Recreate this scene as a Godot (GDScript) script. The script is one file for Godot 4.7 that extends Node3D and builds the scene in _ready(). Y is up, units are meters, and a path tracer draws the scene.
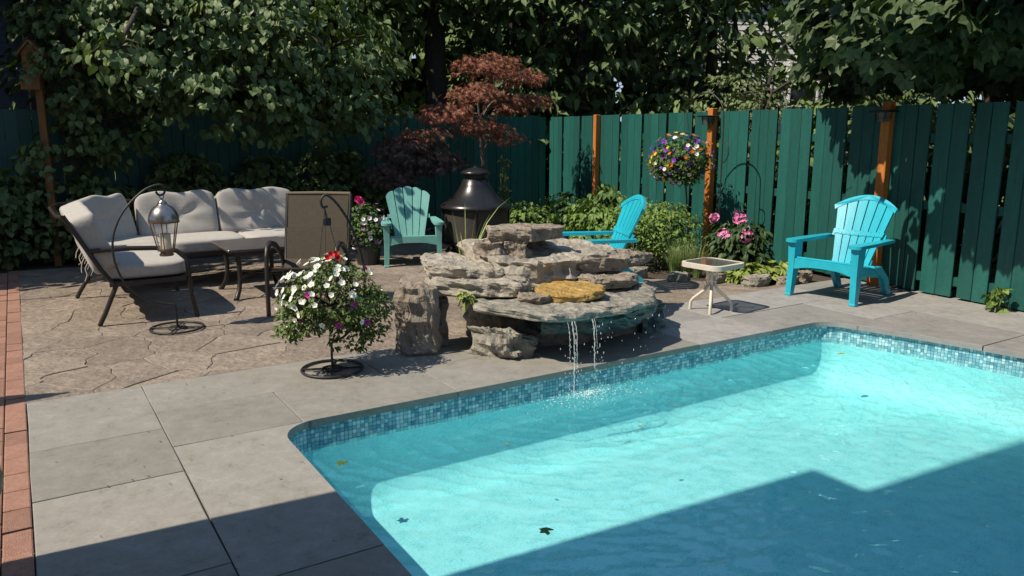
extends Node3D
# A back garden with a swimming pool, built object by object. Metres, y up; -z runs along the pool's side, +x along its back edge.

var names := {}
var mats := {}
var tx := {}

class B:
	# collects triangles; faces are given counter-clockwise seen from outside, or with an outward hint
	var st := SurfaceTool.new()
	var o := Vector3.ZERO
	func _init(off := Vector3.ZERO) -> void:
		st.begin(Mesh.PRIMITIVE_TRIANGLES)
		o = off
		flat()
	func flat() -> void:
		st.set_smooth_group(-1)
	func smooth(n := 0) -> void:
		st.set_smooth_group(n)
	func col(c: Color) -> void:
		st.set_color(c)
	func t(a: Vector3, b: Vector3, c: Vector3) -> void:
		st.add_vertex(a - o)
		st.add_vertex(c - o)
		st.add_vertex(b - o)
	func to(a: Vector3, b: Vector3, c: Vector3, out: Vector3) -> void:
		if (b - a).cross(c - a).dot(out) < 0.0:
			t(a, c, b)
		else:
			t(a, b, c)
	func q(a: Vector3, b: Vector3, c: Vector3, d: Vector3) -> void:
		t(a, b, c)
		t(a, c, d)
	func qo(a: Vector3, b: Vector3, c: Vector3, d: Vector3, out: Vector3) -> void:
		if (b - a).cross(c - a).dot(out) + (c - a).cross(d - a).dot(out) < 0.0:
			q(a, d, c, b)
		else:
			q(a, b, c, d)
	func box(c: Vector3, size: Vector3, bev := 0.0, bs := Basis()) -> void:
		flat()
		var h := size / 2.0
		if bev <= 0.0:
			hexa([Vector3(-h.x, -h.y, -h.z), Vector3(h.x, -h.y, -h.z), Vector3(h.x, -h.y, h.z), Vector3(-h.x, -h.y, h.z)].map(func(v): return c + bs * v), [Vector3(-h.x, h.y, -h.z), Vector3(h.x, h.y, -h.z), Vector3(h.x, h.y, h.z), Vector3(-h.x, h.y, h.z)].map(func(v): return c + bs * v))
			return
		var v := func(sx: float, sy: float, sz: float, ax: int) -> Vector3:
			var k := Vector3(sx * (h.x - (0.0 if ax == 0 else bev)), sy * (h.y - (0.0 if ax == 1 else bev)), sz * (h.z - (0.0 if ax == 2 else bev)))
			return c + bs * k
		for s in [-1.0, 1.0]:
			qo(v.call(s, -1, -1, 0), v.call(s, 1, -1, 0), v.call(s, 1, 1, 0), v.call(s, -1, 1, 0), bs * Vector3(s, 0, 0))
			qo(v.call(-1, s, -1, 1), v.call(1, s, -1, 1), v.call(1, s, 1, 1), v.call(-1, s, 1, 1), bs * Vector3(0, s, 0))
			qo(v.call(-1, -1, s, 2), v.call(1, -1, s, 2), v.call(1, 1, s, 2), v.call(-1, 1, s, 2), bs * Vector3(0, 0, s))
		for s in [-1.0, 1.0]:
			for u in [-1.0, 1.0]:
				qo(v.call(s, u, -1, 0), v.call(s, u, 1, 0), v.call(s, u, 1, 1), v.call(s, u, -1, 1), bs * Vector3(s, u, 0))
				qo(v.call(s, -1, u, 0), v.call(s, 1, u, 0), v.call(s, 1, u, 2), v.call(s, -1, u, 2), bs * Vector3(s, 0, u))
				qo(v.call(-1, s, u, 1), v.call(1, s, u, 1), v.call(1, s, u, 2), v.call(-1, s, u, 2), bs * Vector3(0, s, u))
				for w in [-1.0, 1.0]:
					to(v.call(s, u, w, 0), v.call(s, u, w, 1), v.call(s, u, w, 2), bs * Vector3(s, u, w))
	func hexa(lo: Array, hi: Array) -> void:
		# two four-cornered ends, corner for corner
		var m := Vector3.ZERO
		for p in lo + hi:
			m += p / 8.0
		for ends in [lo, hi]:
			qo(ends[0], ends[1], ends[2], ends[3], (ends[0] + ends[2]) / 2.0 - m)
		for i in 4:
			var j := (i + 1) % 4
			qo(lo[i], lo[j], hi[j], hi[i], (lo[i] + lo[j] + hi[i] + hi[j]) / 4.0 - m)
	func bar(a: Vector3, b: Vector3, wide: float, thick: float, side: Vector3, wide_b := -1.0, thick_b := -1.0) -> void:
		# a board from a to b; side is the direction of its width
		flat()
		var d := (b - a).normalized()
		var s := (side - d * side.dot(d)).normalized()
		var n := d.cross(s)
		var wb := wide if wide_b < 0.0 else wide_b
		var tb := thick if thick_b < 0.0 else thick_b
		var c := func(p: Vector3, w: float, tt: float) -> Array:
			return [p - s * w / 2 - n * tt / 2, p + s * w / 2 - n * tt / 2, p + s * w / 2 + n * tt / 2, p - s * w / 2 + n * tt / 2]
		hexa(c.call(a, wide, thick), c.call(b, wb, tb))
	func tube(pts: Array, r, seg := 8, caps := true) -> void:
		var n := pts.size()
		var rings := []
		var d0: Vector3 = (pts[1] - pts[0]).normalized()
		var u := d0.cross(Vector3.UP if absf(d0.y) < 0.9 else Vector3.RIGHT).normalized()
		for i in n:
			var d: Vector3 = (pts[mini(i + 1, n - 1)] - pts[maxi(i - 1, 0)]).normalized()
			u = (u - d * u.dot(d)).normalized()
			var w := d.cross(u)
			var rr: float = r[i] if r is Array else r
			var ring := []
			for k in seg:
				var a := TAU * k / seg
				ring.append(pts[i] + (u * cos(a) + w * sin(a)) * rr)
			rings.append(ring)
		smooth()
		for i in n - 1:
			for k in seg:
				var j := (k + 1) % seg
				q(rings[i][k], rings[i][j], rings[i + 1][j], rings[i + 1][k])
		if caps:
			flat()
			for k in seg:
				var j := (k + 1) % seg
				to(pts[0], rings[0][k], rings[0][j], pts[0] - pts[1])
				to(pts[n - 1], rings[n - 1][k], rings[n - 1][j], pts[n - 1] - pts[n - 2])
	func ring(c: Vector3, rad: float, r: float, seg := 28, bs := Basis(), side := 6) -> void:
		smooth()
		var p := func(i: int, k: int) -> Vector3:
			var a := TAU * i / seg
			var e := TAU * k / side
			return c + bs * Vector3(cos(a) * (rad + r * cos(e)), r * sin(e), sin(a) * (rad + r * cos(e)))
		for i in seg:
			for k in side:
				q(p.call(i, k), p.call(i, k + 1), p.call(i + 1, k + 1), p.call(i + 1, k))
	func lathe(c: Vector3, prof: Array, seg := 24, sm := true) -> void:
		# profile of Vector2(radius, height), from the bottom up
		for i in prof.size() - 1:
			var a: Vector2 = prof[i]
			var b: Vector2 = prof[i + 1]
			if sm:
				smooth()
			else:
				flat()
			for k in seg:
				var e := TAU * k / seg
				var f := TAU * (k + 1) / seg
				var p := func(v: Vector2, an: float) -> Vector3: return c + Vector3(cos(an) * v.x, v.y, sin(an) * v.x)
				var m := Vector3(cos((e + f) / 2), 0, sin((e + f) / 2))
				var dy := b.y - a.y
				var dr := b.x - a.x
				var out := m * dy + Vector3(0, -dr, 0)
				if b.x > 1e-5:
					to(p.call(a, e), p.call(b, f), p.call(b, e), out)
				if a.x > 1e-5:
					to(p.call(a, e), p.call(a, f), p.call(b, f), out)
	func puff(c: Vector3, half: Vector3, k := 5.0, n := 10, bs := Basis(), bend = null) -> void:
		# a box with soft round edges (a cushion)
		smooth()
		for ax in 3:
			for s in [-1.0, 1.0]:
				var g := []
				for i in n + 1:
					var row := []
					for j in n + 1:
						var a := tan((2.0 * i / n - 1.0) * PI / 4.0)
						var e := tan((2.0 * j / n - 1.0) * PI / 4.0)
						var p := Vector3(s, a, e) if ax == 0 else (Vector3(a, s, e) if ax == 1 else Vector3(a, e, s))
						p /= pow(pow(absf(p.x), k) + pow(absf(p.y), k) + pow(absf(p.z), k), 1.0 / k)
						if bend != null:
							p = bend.call(p)
						row.append(c + bs * (p * half))
					g.append(row)
				for i in n:
					for j in n:
						var out: Vector3 = (g[i][j] + g[i + 1][j + 1]) / 2.0 - c
						qo(g[i][j], g[i + 1][j], g[i + 1][j + 1], g[i][j + 1], out)
	func prism(poly: PackedVector2Array, f: Callable, depth: Vector3) -> void:
		# an outline, put in space by f(Vector2), pushed along depth
		flat()
		var tri := Geometry2D.triangulate_polygon(poly)
		var mid := Vector3.ZERO
		for v in poly:
			mid += f.call(v) / float(poly.size())
		for i in range(0, tri.size(), 3):
			var a: Vector3 = f.call(poly[tri[i]])
			var b: Vector3 = f.call(poly[tri[i + 1]])
			var c: Vector3 = f.call(poly[tri[i + 2]])
			to(a, b, c, -depth)
			to(a + depth, b + depth, c + depth, depth)
		var cw := Geometry2D.is_polygon_clockwise(poly)
		for i in poly.size():
			var j := (i + 1) % poly.size()
			var a: Vector3 = f.call(poly[i])
			var b: Vector3 = f.call(poly[j])
			var e2 := poly[j] - poly[i]
			var n2 := Vector2(e2.y, -e2.x) * (-1.0 if cw else 1.0)
			var out: Vector3 = f.call(poly[i] + n2) - a
			qo(a, b, b + depth, a + depth, out)

func lin(r: float, g: float, b: float, a := 1.0) -> Color:
	var c := Color(r, g, b).linear_to_srgb()
	c.a = a
	return c

func numbered(n: String) -> String:
	var k: int = names.get(n, -1) + 1
	names[n] = k
	return n if k == 0 else "%s_%03d" % [n, k]

func thing(called: String, label: String, category: String, at := Vector3.ZERO, turn := 0.0, group := "") -> Node3D:
	var o := Node3D.new()
	o.name = numbered(called)
	add_child(o)
	o.position = at
	o.rotation.y = turn
	o.set_meta("label", label)
	o.set_meta("category", category)
	if group:
		o.set_meta("group", group)
	return o

func obj(b: B, called: String, m: Material, parent: Node3D = self, label := "") -> MeshInstance3D:
	b.st.generate_normals()
	b.st.index()
	return inst(b.st.commit(), called, m, parent, label)

func inst(me: Mesh, called: String, m: Material, parent: Node3D = self, label := "") -> MeshInstance3D:
	var o := MeshInstance3D.new()
	o.name = numbered(called) if parent == self else called
	o.mesh = me
	o.material_override = m
	parent.add_child(o, true)
	if label:
		o.set_meta("label", label)
	return o

func tag(o: Node3D, label: String, category: String, group := "") -> Node3D:
	o.set_meta("label", label)
	o.set_meta("category", category)
	if group:
		o.set_meta("group", group)
	return o

func setting(o: Node3D) -> Node3D:
	o.set_meta("kind", "structure")
	return o

func stuff(o: Node3D) -> Node3D:
	o.set_meta("kind", "stuff")
	return o

# ---------- materials ----------
func noise(sd: int, freq: float, oct := 4, cellular := false) -> FastNoiseLite:
	var n := FastNoiseLite.new()
	n.seed = sd
	n.frequency = freq
	n.fractal_octaves = oct
	n.noise_type = FastNoiseLite.TYPE_CELLULAR if cellular else FastNoiseLite.TYPE_SIMPLEX_SMOOTH
	return n

func gray(sd: int, freq: float, oct := 4, cellular := false, size := 512, stretch := Vector2.ONE) -> Image:
	var im := noise(sd, freq, oct, cellular).get_seamless_image(int(size / stretch.x), int(size / stretch.y), false, false, 0.15)
	im.convert(Image.FORMAT_L8)
	if stretch != Vector2.ONE:
		im.resize(size, size, Image.INTERPOLATE_CUBIC)
	return im

func ramp(layers: Array, cols: Array) -> ImageTexture:
	# layers: [image, weight]; their weighted sum runs through the colours (linear values)
	var n: int = layers[0][0].get_width()
	var data := PackedByteArray()
	data.resize(n * n * 3)
	var srcs := []
	for l in layers:
		srcs.append(l[0].get_data())
	var lut := []
	for i in 256:
		var f := i / 255.0 * (cols.size() - 1)
		var k := mini(int(f), cols.size() - 2)
		var c: Color = cols[k].lerp(cols[k + 1], f - k).linear_to_srgb()
		lut.append([c.r8, c.g8, c.b8])
	for i in n * n:
		var v := 0.0
		for k in srcs.size():
			v += srcs[k][i] * layers[k][1]
		var c: Array = lut[clampi(int(v), 0, 255)]
		data[i * 3] = c[0]
		data[i * 3 + 1] = c[1]
		data[i * 3 + 2] = c[2]
	return ImageTexture.create_from_image(Image.create_from_data(n, n, false, Image.FORMAT_RGB8, data))

func height(im: Image) -> ImageTexture:
	return ImageTexture.create_from_image(im)

func plain(c: Color, rough := 0.6, metal := 0.0, spec := 0.5) -> StandardMaterial3D:
	var m := StandardMaterial3D.new()
	m.albedo_color = c
	m.roughness = rough
	m.metallic = metal
	m.metallic_specular = spec
	return m

func textured(t: Texture2D, rough: float, scale: float, h: Texture2D = null, depth := 0.0, world := true, tint := Color.WHITE) -> StandardMaterial3D:
	var m := plain(tint, rough)
	m.albedo_texture = t
	m.uv1_triplanar = true
	m.uv1_world_triplanar = world
	m.uv1_scale = Vector3.ONE * scale
	if h:
		m.heightmap_enabled = true
		m.heightmap_texture = h
		m.heightmap_scale = depth
	return m

func leafy(rough := 0.5, back := Color(0.55, 0.6, 0.2)) -> StandardMaterial3D:
	var m := plain(Color.WHITE, rough, 0.0, 0.4)
	m.vertex_color_use_as_albedo = true
	m.backlight_enabled = true
	m.backlight = back
	m.cull_mode = BaseMaterial3D.CULL_DISABLED
	return m

func make_materials() -> void:
	var fine := gray(11, 0.03, 5)
	var coarse := gray(12, 0.008, 4)
	var speck := gray(13, 0.12, 2)
	var streak := gray(14, 0.02, 4, false, 512, Vector2(1, 8))
	var cells := gray(15, 0.02, 2, true)
	tx.fine = height(fine)
	tx.coarse = height(coarse)
	tx.speck = height(speck)
	tx.streak = height(streak)
	# split lines and cleft ridges of natural stone
	var vn := noise(16, 0.0035, 3)
	vn.fractal_type = FastNoiseLite.FRACTAL_RIDGED
	vn.domain_warp_enabled = true
	vn.domain_warp_amplitude = 40.0
	vn.domain_warp_frequency = 0.008
	var vein := vn.get_seamless_image(512, 512, false, false, 0.15)
	vein.convert(Image.FORMAT_L8)
	var vd := vein.get_data()
	var gate := coarse.get_data()
	for i in vd.size():
		vd[i] = int(255.0 * (1.0 - smoothstep(0.9, 0.99, vd[i] / 255.0) * smoothstep(0.35, 0.6, gate[i] / 255.0)))
	vein = Image.create_from_data(512, 512, false, Image.FORMAT_L8, vd)
	tx.vein = height(vein)
	var mixed := func(a: float, b: float, c: float, cols: Array) -> ImageTexture: return ramp([[fine, a], [coarse, b], [speck, c]], cols)
	# bluestone slabs, in four tones
	var blue := func(k: float) -> ImageTexture: return ramp([[fine, 0.36], [coarse, 0.3], [speck, 0.22], [vein, 0.2]], [Color(0.11, 0.1, 0.085) * k, Color(0.17, 0.152, 0.13) * k, Color(0.262, 0.25, 0.222) * k, Color(0.302, 0.29, 0.264) * k, Color(0.37, 0.355, 0.32) * k])
	for i in 4:
		mats["slab%d" % i] = textured(blue.call([0.82, 0.71, 0.88, 0.77][i]), 0.8, 0.55 + 0.07 * i, tx.vein, 0.3)
		mats["slab%d" % i].uv1_offset = Vector3(0.31 * i, 0.0, 0.17 * i)
	for i in 2:
		mats["grey_slab%d" % i] = textured(mixed.call(0.4, 0.45, 0.2, [Color(0.075, 0.07, 0.066), Color(0.125, 0.12, 0.116), Color(0.15, 0.145, 0.14), Color(0.19, 0.182, 0.17)].map(func(c): return Color(c.r, c.g * 1.01, c.b * 1.03) * (1.6 + 0.35 * i))), 0.8, 0.6 + 0.1 * i, tx.fine, 0.35)
	mats.joint = textured(mixed.call(0.4, 0.4, 0.3, [Color(0.035, 0.03, 0.025), Color(0.075, 0.065, 0.055), Color(0.12, 0.1, 0.08)]), 0.95, 1.3)
	mats.mortar = textured(mixed.call(0.4, 0.4, 0.3, [Color(0.04, 0.03, 0.025), Color(0.085, 0.068, 0.055), Color(0.14, 0.115, 0.092)]), 0.95, 1.3)
	# stamped patio stones
	for i in 4:
		var k: float = [1.3, 1.12, 1.45, 1.22][i]
		mats["flag%d" % i] = textured(mixed.call(0.42, 0.5, 0.22, [Color(0.07, 0.055, 0.044) * k, Color(0.14, 0.113, 0.09) * k, Color(0.175, 0.144, 0.117) * k, Color(0.26, 0.22, 0.18) * k]), 0.7, 0.7 + 0.11 * i, tx.fine, 1.0)
		mats["flag%d" % i].uv1_offset = Vector3(0.2 * i, 0, 0.43 * i)
	for i in 3:
		mats["brick%d" % i] = textured(mixed.call(0.4, 0.3, 0.4, [Color(0.22, 0.1, 0.07), Color(0.33, 0.175, 0.125), Color(0.42, 0.245, 0.18)].map(func(c): return c * [0.8, 0.7, 0.88][i])), 0.9, 2.1, tx.speck, 0.3)
	mats.soil = textured(mixed.call(0.4, 0.3, 0.5, [Color(0.03, 0.022, 0.016), Color(0.065, 0.049, 0.036), Color(0.12, 0.09, 0.065)]), 1.0, 0.9, tx.speck, 2.0)
	# natural rock, in strata
	var rock := func(cols: Array, s: float) -> StandardMaterial3D:
		var m := textured(ramp([[fine, 0.38], [streak, 0.34], [coarse, 0.34], [speck, 0.12]], cols), 0.85, s, tx.fine, 2.0, true)
		return m
	mats.rock_grey = rock.call([Color(0.03, 0.03, 0.028), Color(0.12, 0.115, 0.1), Color(0.26, 0.245, 0.205), Color(0.52, 0.49, 0.42)], 0.9)
	mats.rock_tan = rock.call([Color(0.05, 0.046, 0.04), Color(0.175, 0.16, 0.136), Color(0.33, 0.298, 0.243), Color(0.57, 0.535, 0.465)], 0.8)
	mats.rock_brown = rock.call([Color(0.04, 0.034, 0.028), Color(0.13, 0.108, 0.088), Color(0.25, 0.21, 0.165), Color(0.44, 0.39, 0.32)], 0.9)
	mats.rock_amber = rock.call([Color(0.15, 0.085, 0.015), Color(0.3, 0.185, 0.045), Color(0.37, 0.24, 0.07), Color(0.46, 0.33, 0.13)], 0.7)
	mats.rock_amber.roughness = 0.45
	mats.rock_wet = rock.call([Color(0.02, 0.035, 0.035), Color(0.05, 0.09, 0.088), Color(0.09, 0.14, 0.13), Color(0.15, 0.2, 0.18)], 0.9)
	mats.rock_wet.roughness = 0.35
	# pool
	mats.plaster = textured(ramp([[fine, 0.25], [coarse, 0.3], [speck, 0.5]], [Color(0.04, 0.36, 0.42), Color(0.14, 0.61, 0.65), Color(0.25, 0.74, 0.77), Color(0.29, 0.78, 0.8), Color(0.36, 0.82, 0.83)]), 0.6, 0.9)
	mats.grout = textured(mixed.call(0.4, 0.3, 0.4, [Color(0.3, 0.42, 0.44), Color(0.45, 0.57, 0.58), Color(0.55, 0.65, 0.65)]), 0.8, 1.5)
	mats.tile = plain(Color.WHITE, 0.15)
	mats.tile.vertex_color_use_as_albedo = true
	mats.water = plain(lin(0.12, 0.64, 0.7, 0.12), 0.02, 0.0, 0.5)
	mats.water.transparency = BaseMaterial3D.TRANSPARENCY_ALPHA
	mats.drop = plain(Color(1, 1, 1, 0.3), 0.05)
	mats.drop.transparency = BaseMaterial3D.TRANSPARENCY_ALPHA
	mats.foam = plain(lin(0.75, 0.82, 0.82), 0.7)
	# furniture
	mats.aqua = textured(mixed.call(0.3, 0.5, 0.2, [Color(0.012, 0.31, 0.43), Color(0.018, 0.39, 0.51), Color(0.03, 0.45, 0.57)]), 0.34, 1.3, tx.speck, 0.08, false)
	mats.sage = textured(mixed.call(0.3, 0.5, 0.3, [Color(0.1, 0.29, 0.265), Color(0.14, 0.37, 0.335), Color(0.19, 0.43, 0.39)]), 0.6, 1.3, tx.speck, 0.08, false)
	var weave := Image.create(64, 64, false, Image.FORMAT_L8)
	for y in 64:
		for x in 64:
			weave.set_pixel(x, y, Color.WHITE * (0.5 + 0.25 * sin(x * TAU / 8.0) * (1 if (y / 4) % 2 else -1) + 0.2 * sin(y * TAU / 8.0)))
	tx.weave = height(weave)
	mats.cushion = textured(mixed.call(0.3, 0.4, 0.4, [Color(0.28, 0.265, 0.242), Color(0.37, 0.35, 0.322), Color(0.44, 0.42, 0.39)]), 0.95, 3.0, tx.weave, 0.08, false)
	mats.cushion.rim_enabled = true
	mats.cushion.rim = 0.3
	mats.bronze = textured(mixed.call(0.4, 0.4, 0.3, [Color(0.018, 0.014, 0.012), Color(0.034, 0.028, 0.025), Color(0.055, 0.046, 0.04)]), 0.42, 2.0, tx.speck, 0.1, false)
	mats.bronze.metallic = 0.35
	mats.iron = textured(mixed.call(0.4, 0.4, 0.3, [Color(0.01, 0.01, 0.01), Color(0.018, 0.017, 0.017), Color(0.04, 0.033, 0.028)]), 0.5, 2.0, tx.speck, 0.1, false)
	mats.sling = textured(mixed.call(0.3, 0.3, 0.5, [Color(0.03, 0.024, 0.015), Color(0.052, 0.041, 0.027), Color(0.075, 0.06, 0.041)]), 0.85, 4.0, tx.weave, 0.06, false)
	mats.sling_hem = plain(lin(0.13, 0.1, 0.065), 0.85)
	mats.tabletop = textured(mixed.call(0.4, 0.4, 0.3, [Color(0.035, 0.03, 0.03), Color(0.07, 0.062, 0.062), Color(0.1, 0.092, 0.09)]), 0.32, 1.5, tx.speck, 0.05, false)
	mats.cream = textured(mixed.call(0.35, 0.35, 0.4, [Color(0.4, 0.36, 0.29), Color(0.58, 0.54, 0.46), Color(0.68, 0.64, 0.56)]), 0.5, 2.0, null, 0.0, false)
	mats.smoked_glass = plain(lin(0.14, 0.12, 0.1, 0.55), 0.08)
	mats.smoked_glass.transparency = BaseMaterial3D.TRANSPARENCY_ALPHA
	mats.silver = textured(mixed.call(0.4, 0.4, 0.3, [Color(0.2, 0.17, 0.15), Color(0.36, 0.33, 0.31), Color(0.5, 0.48, 0.46)]), 0.28, 2.0, null, 0.0, false)
	mats.silver.metallic = 0.95
	mats.copper = textured(mixed.call(0.4, 0.4, 0.3, [Color(0.08, 0.045, 0.03), Color(0.2, 0.12, 0.085), Color(0.33, 0.24, 0.19)]), 0.4, 2.0, null, 0.0, false)
	mats.copper.metallic = 0.7
	mats.glass = plain(Color(0.9, 0.95, 0.95, 0.06), 0.02)
	mats.glass.transparency = BaseMaterial3D.TRANSPARENCY_ALPHA
	mats.wax = plain(lin(0.62, 0.55, 0.4), 0.5)
	mats.wax.subsurf_scatter_enabled = true
	mats.wax.subsurf_scatter_strength = 0.4
	mats.hood = textured(mixed.call(0.4, 0.4, 0.3, [Color(0.02, 0.02, 0.021), Color(0.034, 0.034, 0.036), Color(0.055, 0.055, 0.058)]), 0.3, 1.2, null, 0.0, false)
	mats.hood.metallic = 0.6
	mats.mesh_dark = textured(mixed.call(0.4, 0.4, 0.3, [Color(0.015, 0.013, 0.012), Color(0.035, 0.03, 0.027), Color(0.055, 0.048, 0.042)]), 0.7, 3.0, null, 0.0, false)
	mats.black = plain(lin(0.012, 0.012, 0.013), 0.3)
	mats.dark_pot = plain(lin(0.03, 0.028, 0.027), 0.5)
	# fence, timber, houses
	var paint := func(k: float) -> ImageTexture: return ramp([[fine, 0.3], [streak, 0.4], [speck, 0.35]], [Color(0.007, 0.058, 0.05) * k, Color(0.01, 0.092, 0.079) * k, Color(0.016, 0.122, 0.104) * k])
	for i in 3:
		mats["green%d" % i] = textured(paint.call([1.0, 0.86, 1.12][i]), 0.55, 1.0 + 0.2 * i, tx.streak, 0.25, false)
		mats["green%d" % i].uv1_offset = Vector3(0.3 * i, 0.2 * i, 0.1)
	var wood := func(cols: Array) -> StandardMaterial3D: return textured(ramp([[fine, 0.25], [streak, 0.5], [speck, 0.3]], cols), 0.75, 1.4, tx.streak, 0.3, false)
	mats.cedar = wood.call([Color(0.3, 0.09, 0.012), Color(0.46, 0.15, 0.025), Color(0.56, 0.21, 0.045)])
	mats.birdwood = wood.call([Color(0.12, 0.055, 0.018), Color(0.2, 0.1, 0.035), Color(0.28, 0.15, 0.06)])
	mats.bark = textured(ramp([[fine, 0.4], [streak, 0.5], [speck, 0.2]], [Color(0.015, 0.012, 0.01), Color(0.045, 0.036, 0.028), Color(0.09, 0.075, 0.06)]), 0.95, 1.4, tx.streak, 2.5, false)
	mats.pale_bark = textured(ramp([[fine, 0.4], [streak, 0.5], [speck, 0.2]], [Color(0.06, 0.05, 0.04), Color(0.13, 0.115, 0.1), Color(0.2, 0.18, 0.155)]), 0.9, 1.4, null, 0.0, false)
	mats.siding_blue = textured(mixed.call(0.3, 0.3, 0.4, [Color(0.11, 0.14, 0.21), Color(0.15, 0.19, 0.27), Color(0.17, 0.21, 0.3)]), 0.7, 0.8)
	mats.siding_pale = textured(mixed.call(0.3, 0.3, 0.4, [Color(0.5, 0.5, 0.48), Color(0.66, 0.66, 0.64), Color(0.72, 0.72, 0.7)]), 0.7, 0.8)
	mats.white_paint = textured(mixed.call(0.3, 0.3, 0.4, [Color(0.55, 0.55, 0.54), Color(0.7, 0.7, 0.69), Color(0.78, 0.78, 0.77)]), 0.6, 1.0)
	mats.shingle = textured(mixed.call(0.3, 0.3, 0.5, [Color(0.03, 0.03, 0.032), Color(0.06, 0.058, 0.058), Color(0.09, 0.085, 0.08)]), 0.95, 1.5, tx.speck, 1.0)
	mats.awning = plain(lin(0.2, 0.19, 0.17), 0.9)
	mats.window_glass = plain(lin(0.02, 0.025, 0.03), 0.05)
	# plants
	mats.leaf = leafy()
	mats.dull_leaf = leafy(0.65, Color(0.4, 0.45, 0.2))
	mats.petal = leafy(0.6, Color(0.4, 0.4, 0.4))
	mats.stem = plain(lin(0.09, 0.13, 0.05), 0.7)
	mats.twig = plain(lin(0.07, 0.05, 0.035), 0.9)
	mats.dead_leaf = leafy(0.8, Color(0.2, 0.2, 0.1))

func _ready() -> void:
	# camera
	var cam := Camera3D.new()
	cam.name = "camera"
	add_child(cam)
	cam.position = Vector3(0, 1.55, 0)
	cam.rotation_degrees = Vector3(-11.2, -32.1, 0)
	cam.fov = 40.4
	cam.near = 0.05
	cam.far = 300.0
	cam.current = true
	# sky and exposure
	var env := Environment.new()
	env.background_mode = Environment.BG_SKY
	var sm := ProceduralSkyMaterial.new()
	sm.sky_top_color = Color(0.46, 0.57, 0.72)
	sm.sky_horizon_color = Color(0.74, 0.8, 0.86)
	sm.sky_curve = 0.14
	sm.ground_bottom_color = Color(0.12, 0.12, 0.1)
	sm.ground_horizon_color = Color(0.4, 0.45, 0.45)
	var sky := Sky.new()
	sky.sky_material = sm
	env.sky = sky
	env.background_energy_multiplier = 0.85
	env.tonemap_mode = Environment.TONE_MAPPER_LINEAR
	env.tonemap_exposure = 1.28
	env.sdfgi_enabled = true
	env.ssao_enabled = true
	env.ssil_enabled = true
	var we := WorldEnvironment.new()
	we.name = "world_environment"
	we.environment = env
	add_child(we)
	# sun: from the left, a little from behind the scene
	var sun := DirectionalLight3D.new()
	sun.name = "sun"
	sun.light_energy = 1.5
	sun.light_angular_distance = 0.5
	sun.light_color = Color(1.0, 0.95, 0.87)
	sun.shadow_enabled = true
	add_child(sun)
	sun.look_at_from_position(Vector3.ZERO, Vector3(0.8, -1.0, 0.05), Vector3.UP)
	make_materials()
	make_leaves()
	build_ground()
	build_pool()
	build_water()
	build_deck()
	build_patio()
	build_bricks()
	build_green_fence()
	build_dark_fence()
	build_houses()
	build_trees()
	build_waterfall()
	build_sofa()
	build_coffee_table()
	build_sling_chair()
	build_fire_pit()
	adirondack("sage green Adirondack chair beside the black fireplace", Vector3(4.0, 0, -8.7), -0.36, mats.sage, 5, false).scale = Vector3(0.97, 0.94, 0.97)
	adirondack("turquoise Adirondack chair seen from its side behind the waterfall rocks", Vector3(4.8, 0, -6.07), -1.95, mats.aqua, 6, true)
	adirondack("turquoise Adirondack chair standing alone against the green fence", Vector3(6.66, 0, -4.62), -1.45, mats.aqua, 6, true)
	build_side_table()
	build_lantern()
	build_birdhouse()
	build_petunias()
	build_flower_ball()
	build_bed_plants()
	build_small_things()

# ---------- pool, paving, ground ----------
const WATER := -0.155
const FLOOR := -0.56

func pool_outline(grow := 0.0) -> PackedVector2Array:
	# (x, z), anticlockwise seen from above in x to the right, z towards the camera
	var p := PackedVector2Array()
	var r := 0.24
	p.append(Vector2(1.02, 1.6))
	p.append(Vector2(1.02, -4.08 + r))
	for i in range(1, 9):
		var a := PI + (PI / 2) * i / 8.0
		p.append(Vector2(1.02 + r, -4.08 + r) + Vector2(cos(a), sin(a)) * r)
	p.append(Vector2(5.74 - r, -4.08))
	for i in range(1, 9):
		var a := -PI / 2 + (PI / 2 - 0.14) * i / 8.0
		p.append(Vector2(5.74 - r, -4.08 + r) + Vector2(cos(a), sin(a)) * r)
	for v in [Vector2(5.86, -3.45), Vector2(5.97, -2.95), Vector2(6.05, -2.5), Vector2(6.12, -1.9), Vector2(6.16, -1.2), Vector2(6.18, 0.0), Vector2(6.18, 1.6)]:
		p.append(v)
	if grow != 0.0:
		return Geometry2D.offset_polygon(p, grow, Geometry2D.JOIN_ROUND)[0]
	return p

func sheet(b: B, poly: PackedVector2Array, y: float) -> void:
	var tri := Geometry2D.triangulate_polygon(poly)
	for i in range(0, tri.size(), 3):
		b.to(Vector3(poly[tri[i]].x, y, poly[tri[i]].y), Vector3(poly[tri[i + 1]].x, y, poly[tri[i + 1]].y), Vector3(poly[tri[i + 2]].x, y, poly[tri[i + 2]].y), Vector3.UP)

func wall_strip(b: B, poly: PackedVector2Array, y0: float, y1: float) -> void:
	# faces that look into the pool
	var n := poly.size()
	var mid := Vector2(3.5, -1.3)
	for i in n:
		var a := poly[i]
		var c := poly[(i + 1) % n]
		var inn := mid - (a + c) / 2.0
		var e := c - a
		var nn := Vector2(e.y, -e.x)
		if nn.dot(inn) < 0:
			nn = -nn
		b.qo(Vector3(a.x, y0, a.y), Vector3(c.x, y0, c.y), Vector3(c.x, y1, c.y), Vector3(a.x, y1, a.y), Vector3(nn.x, 0, nn.y))

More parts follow.
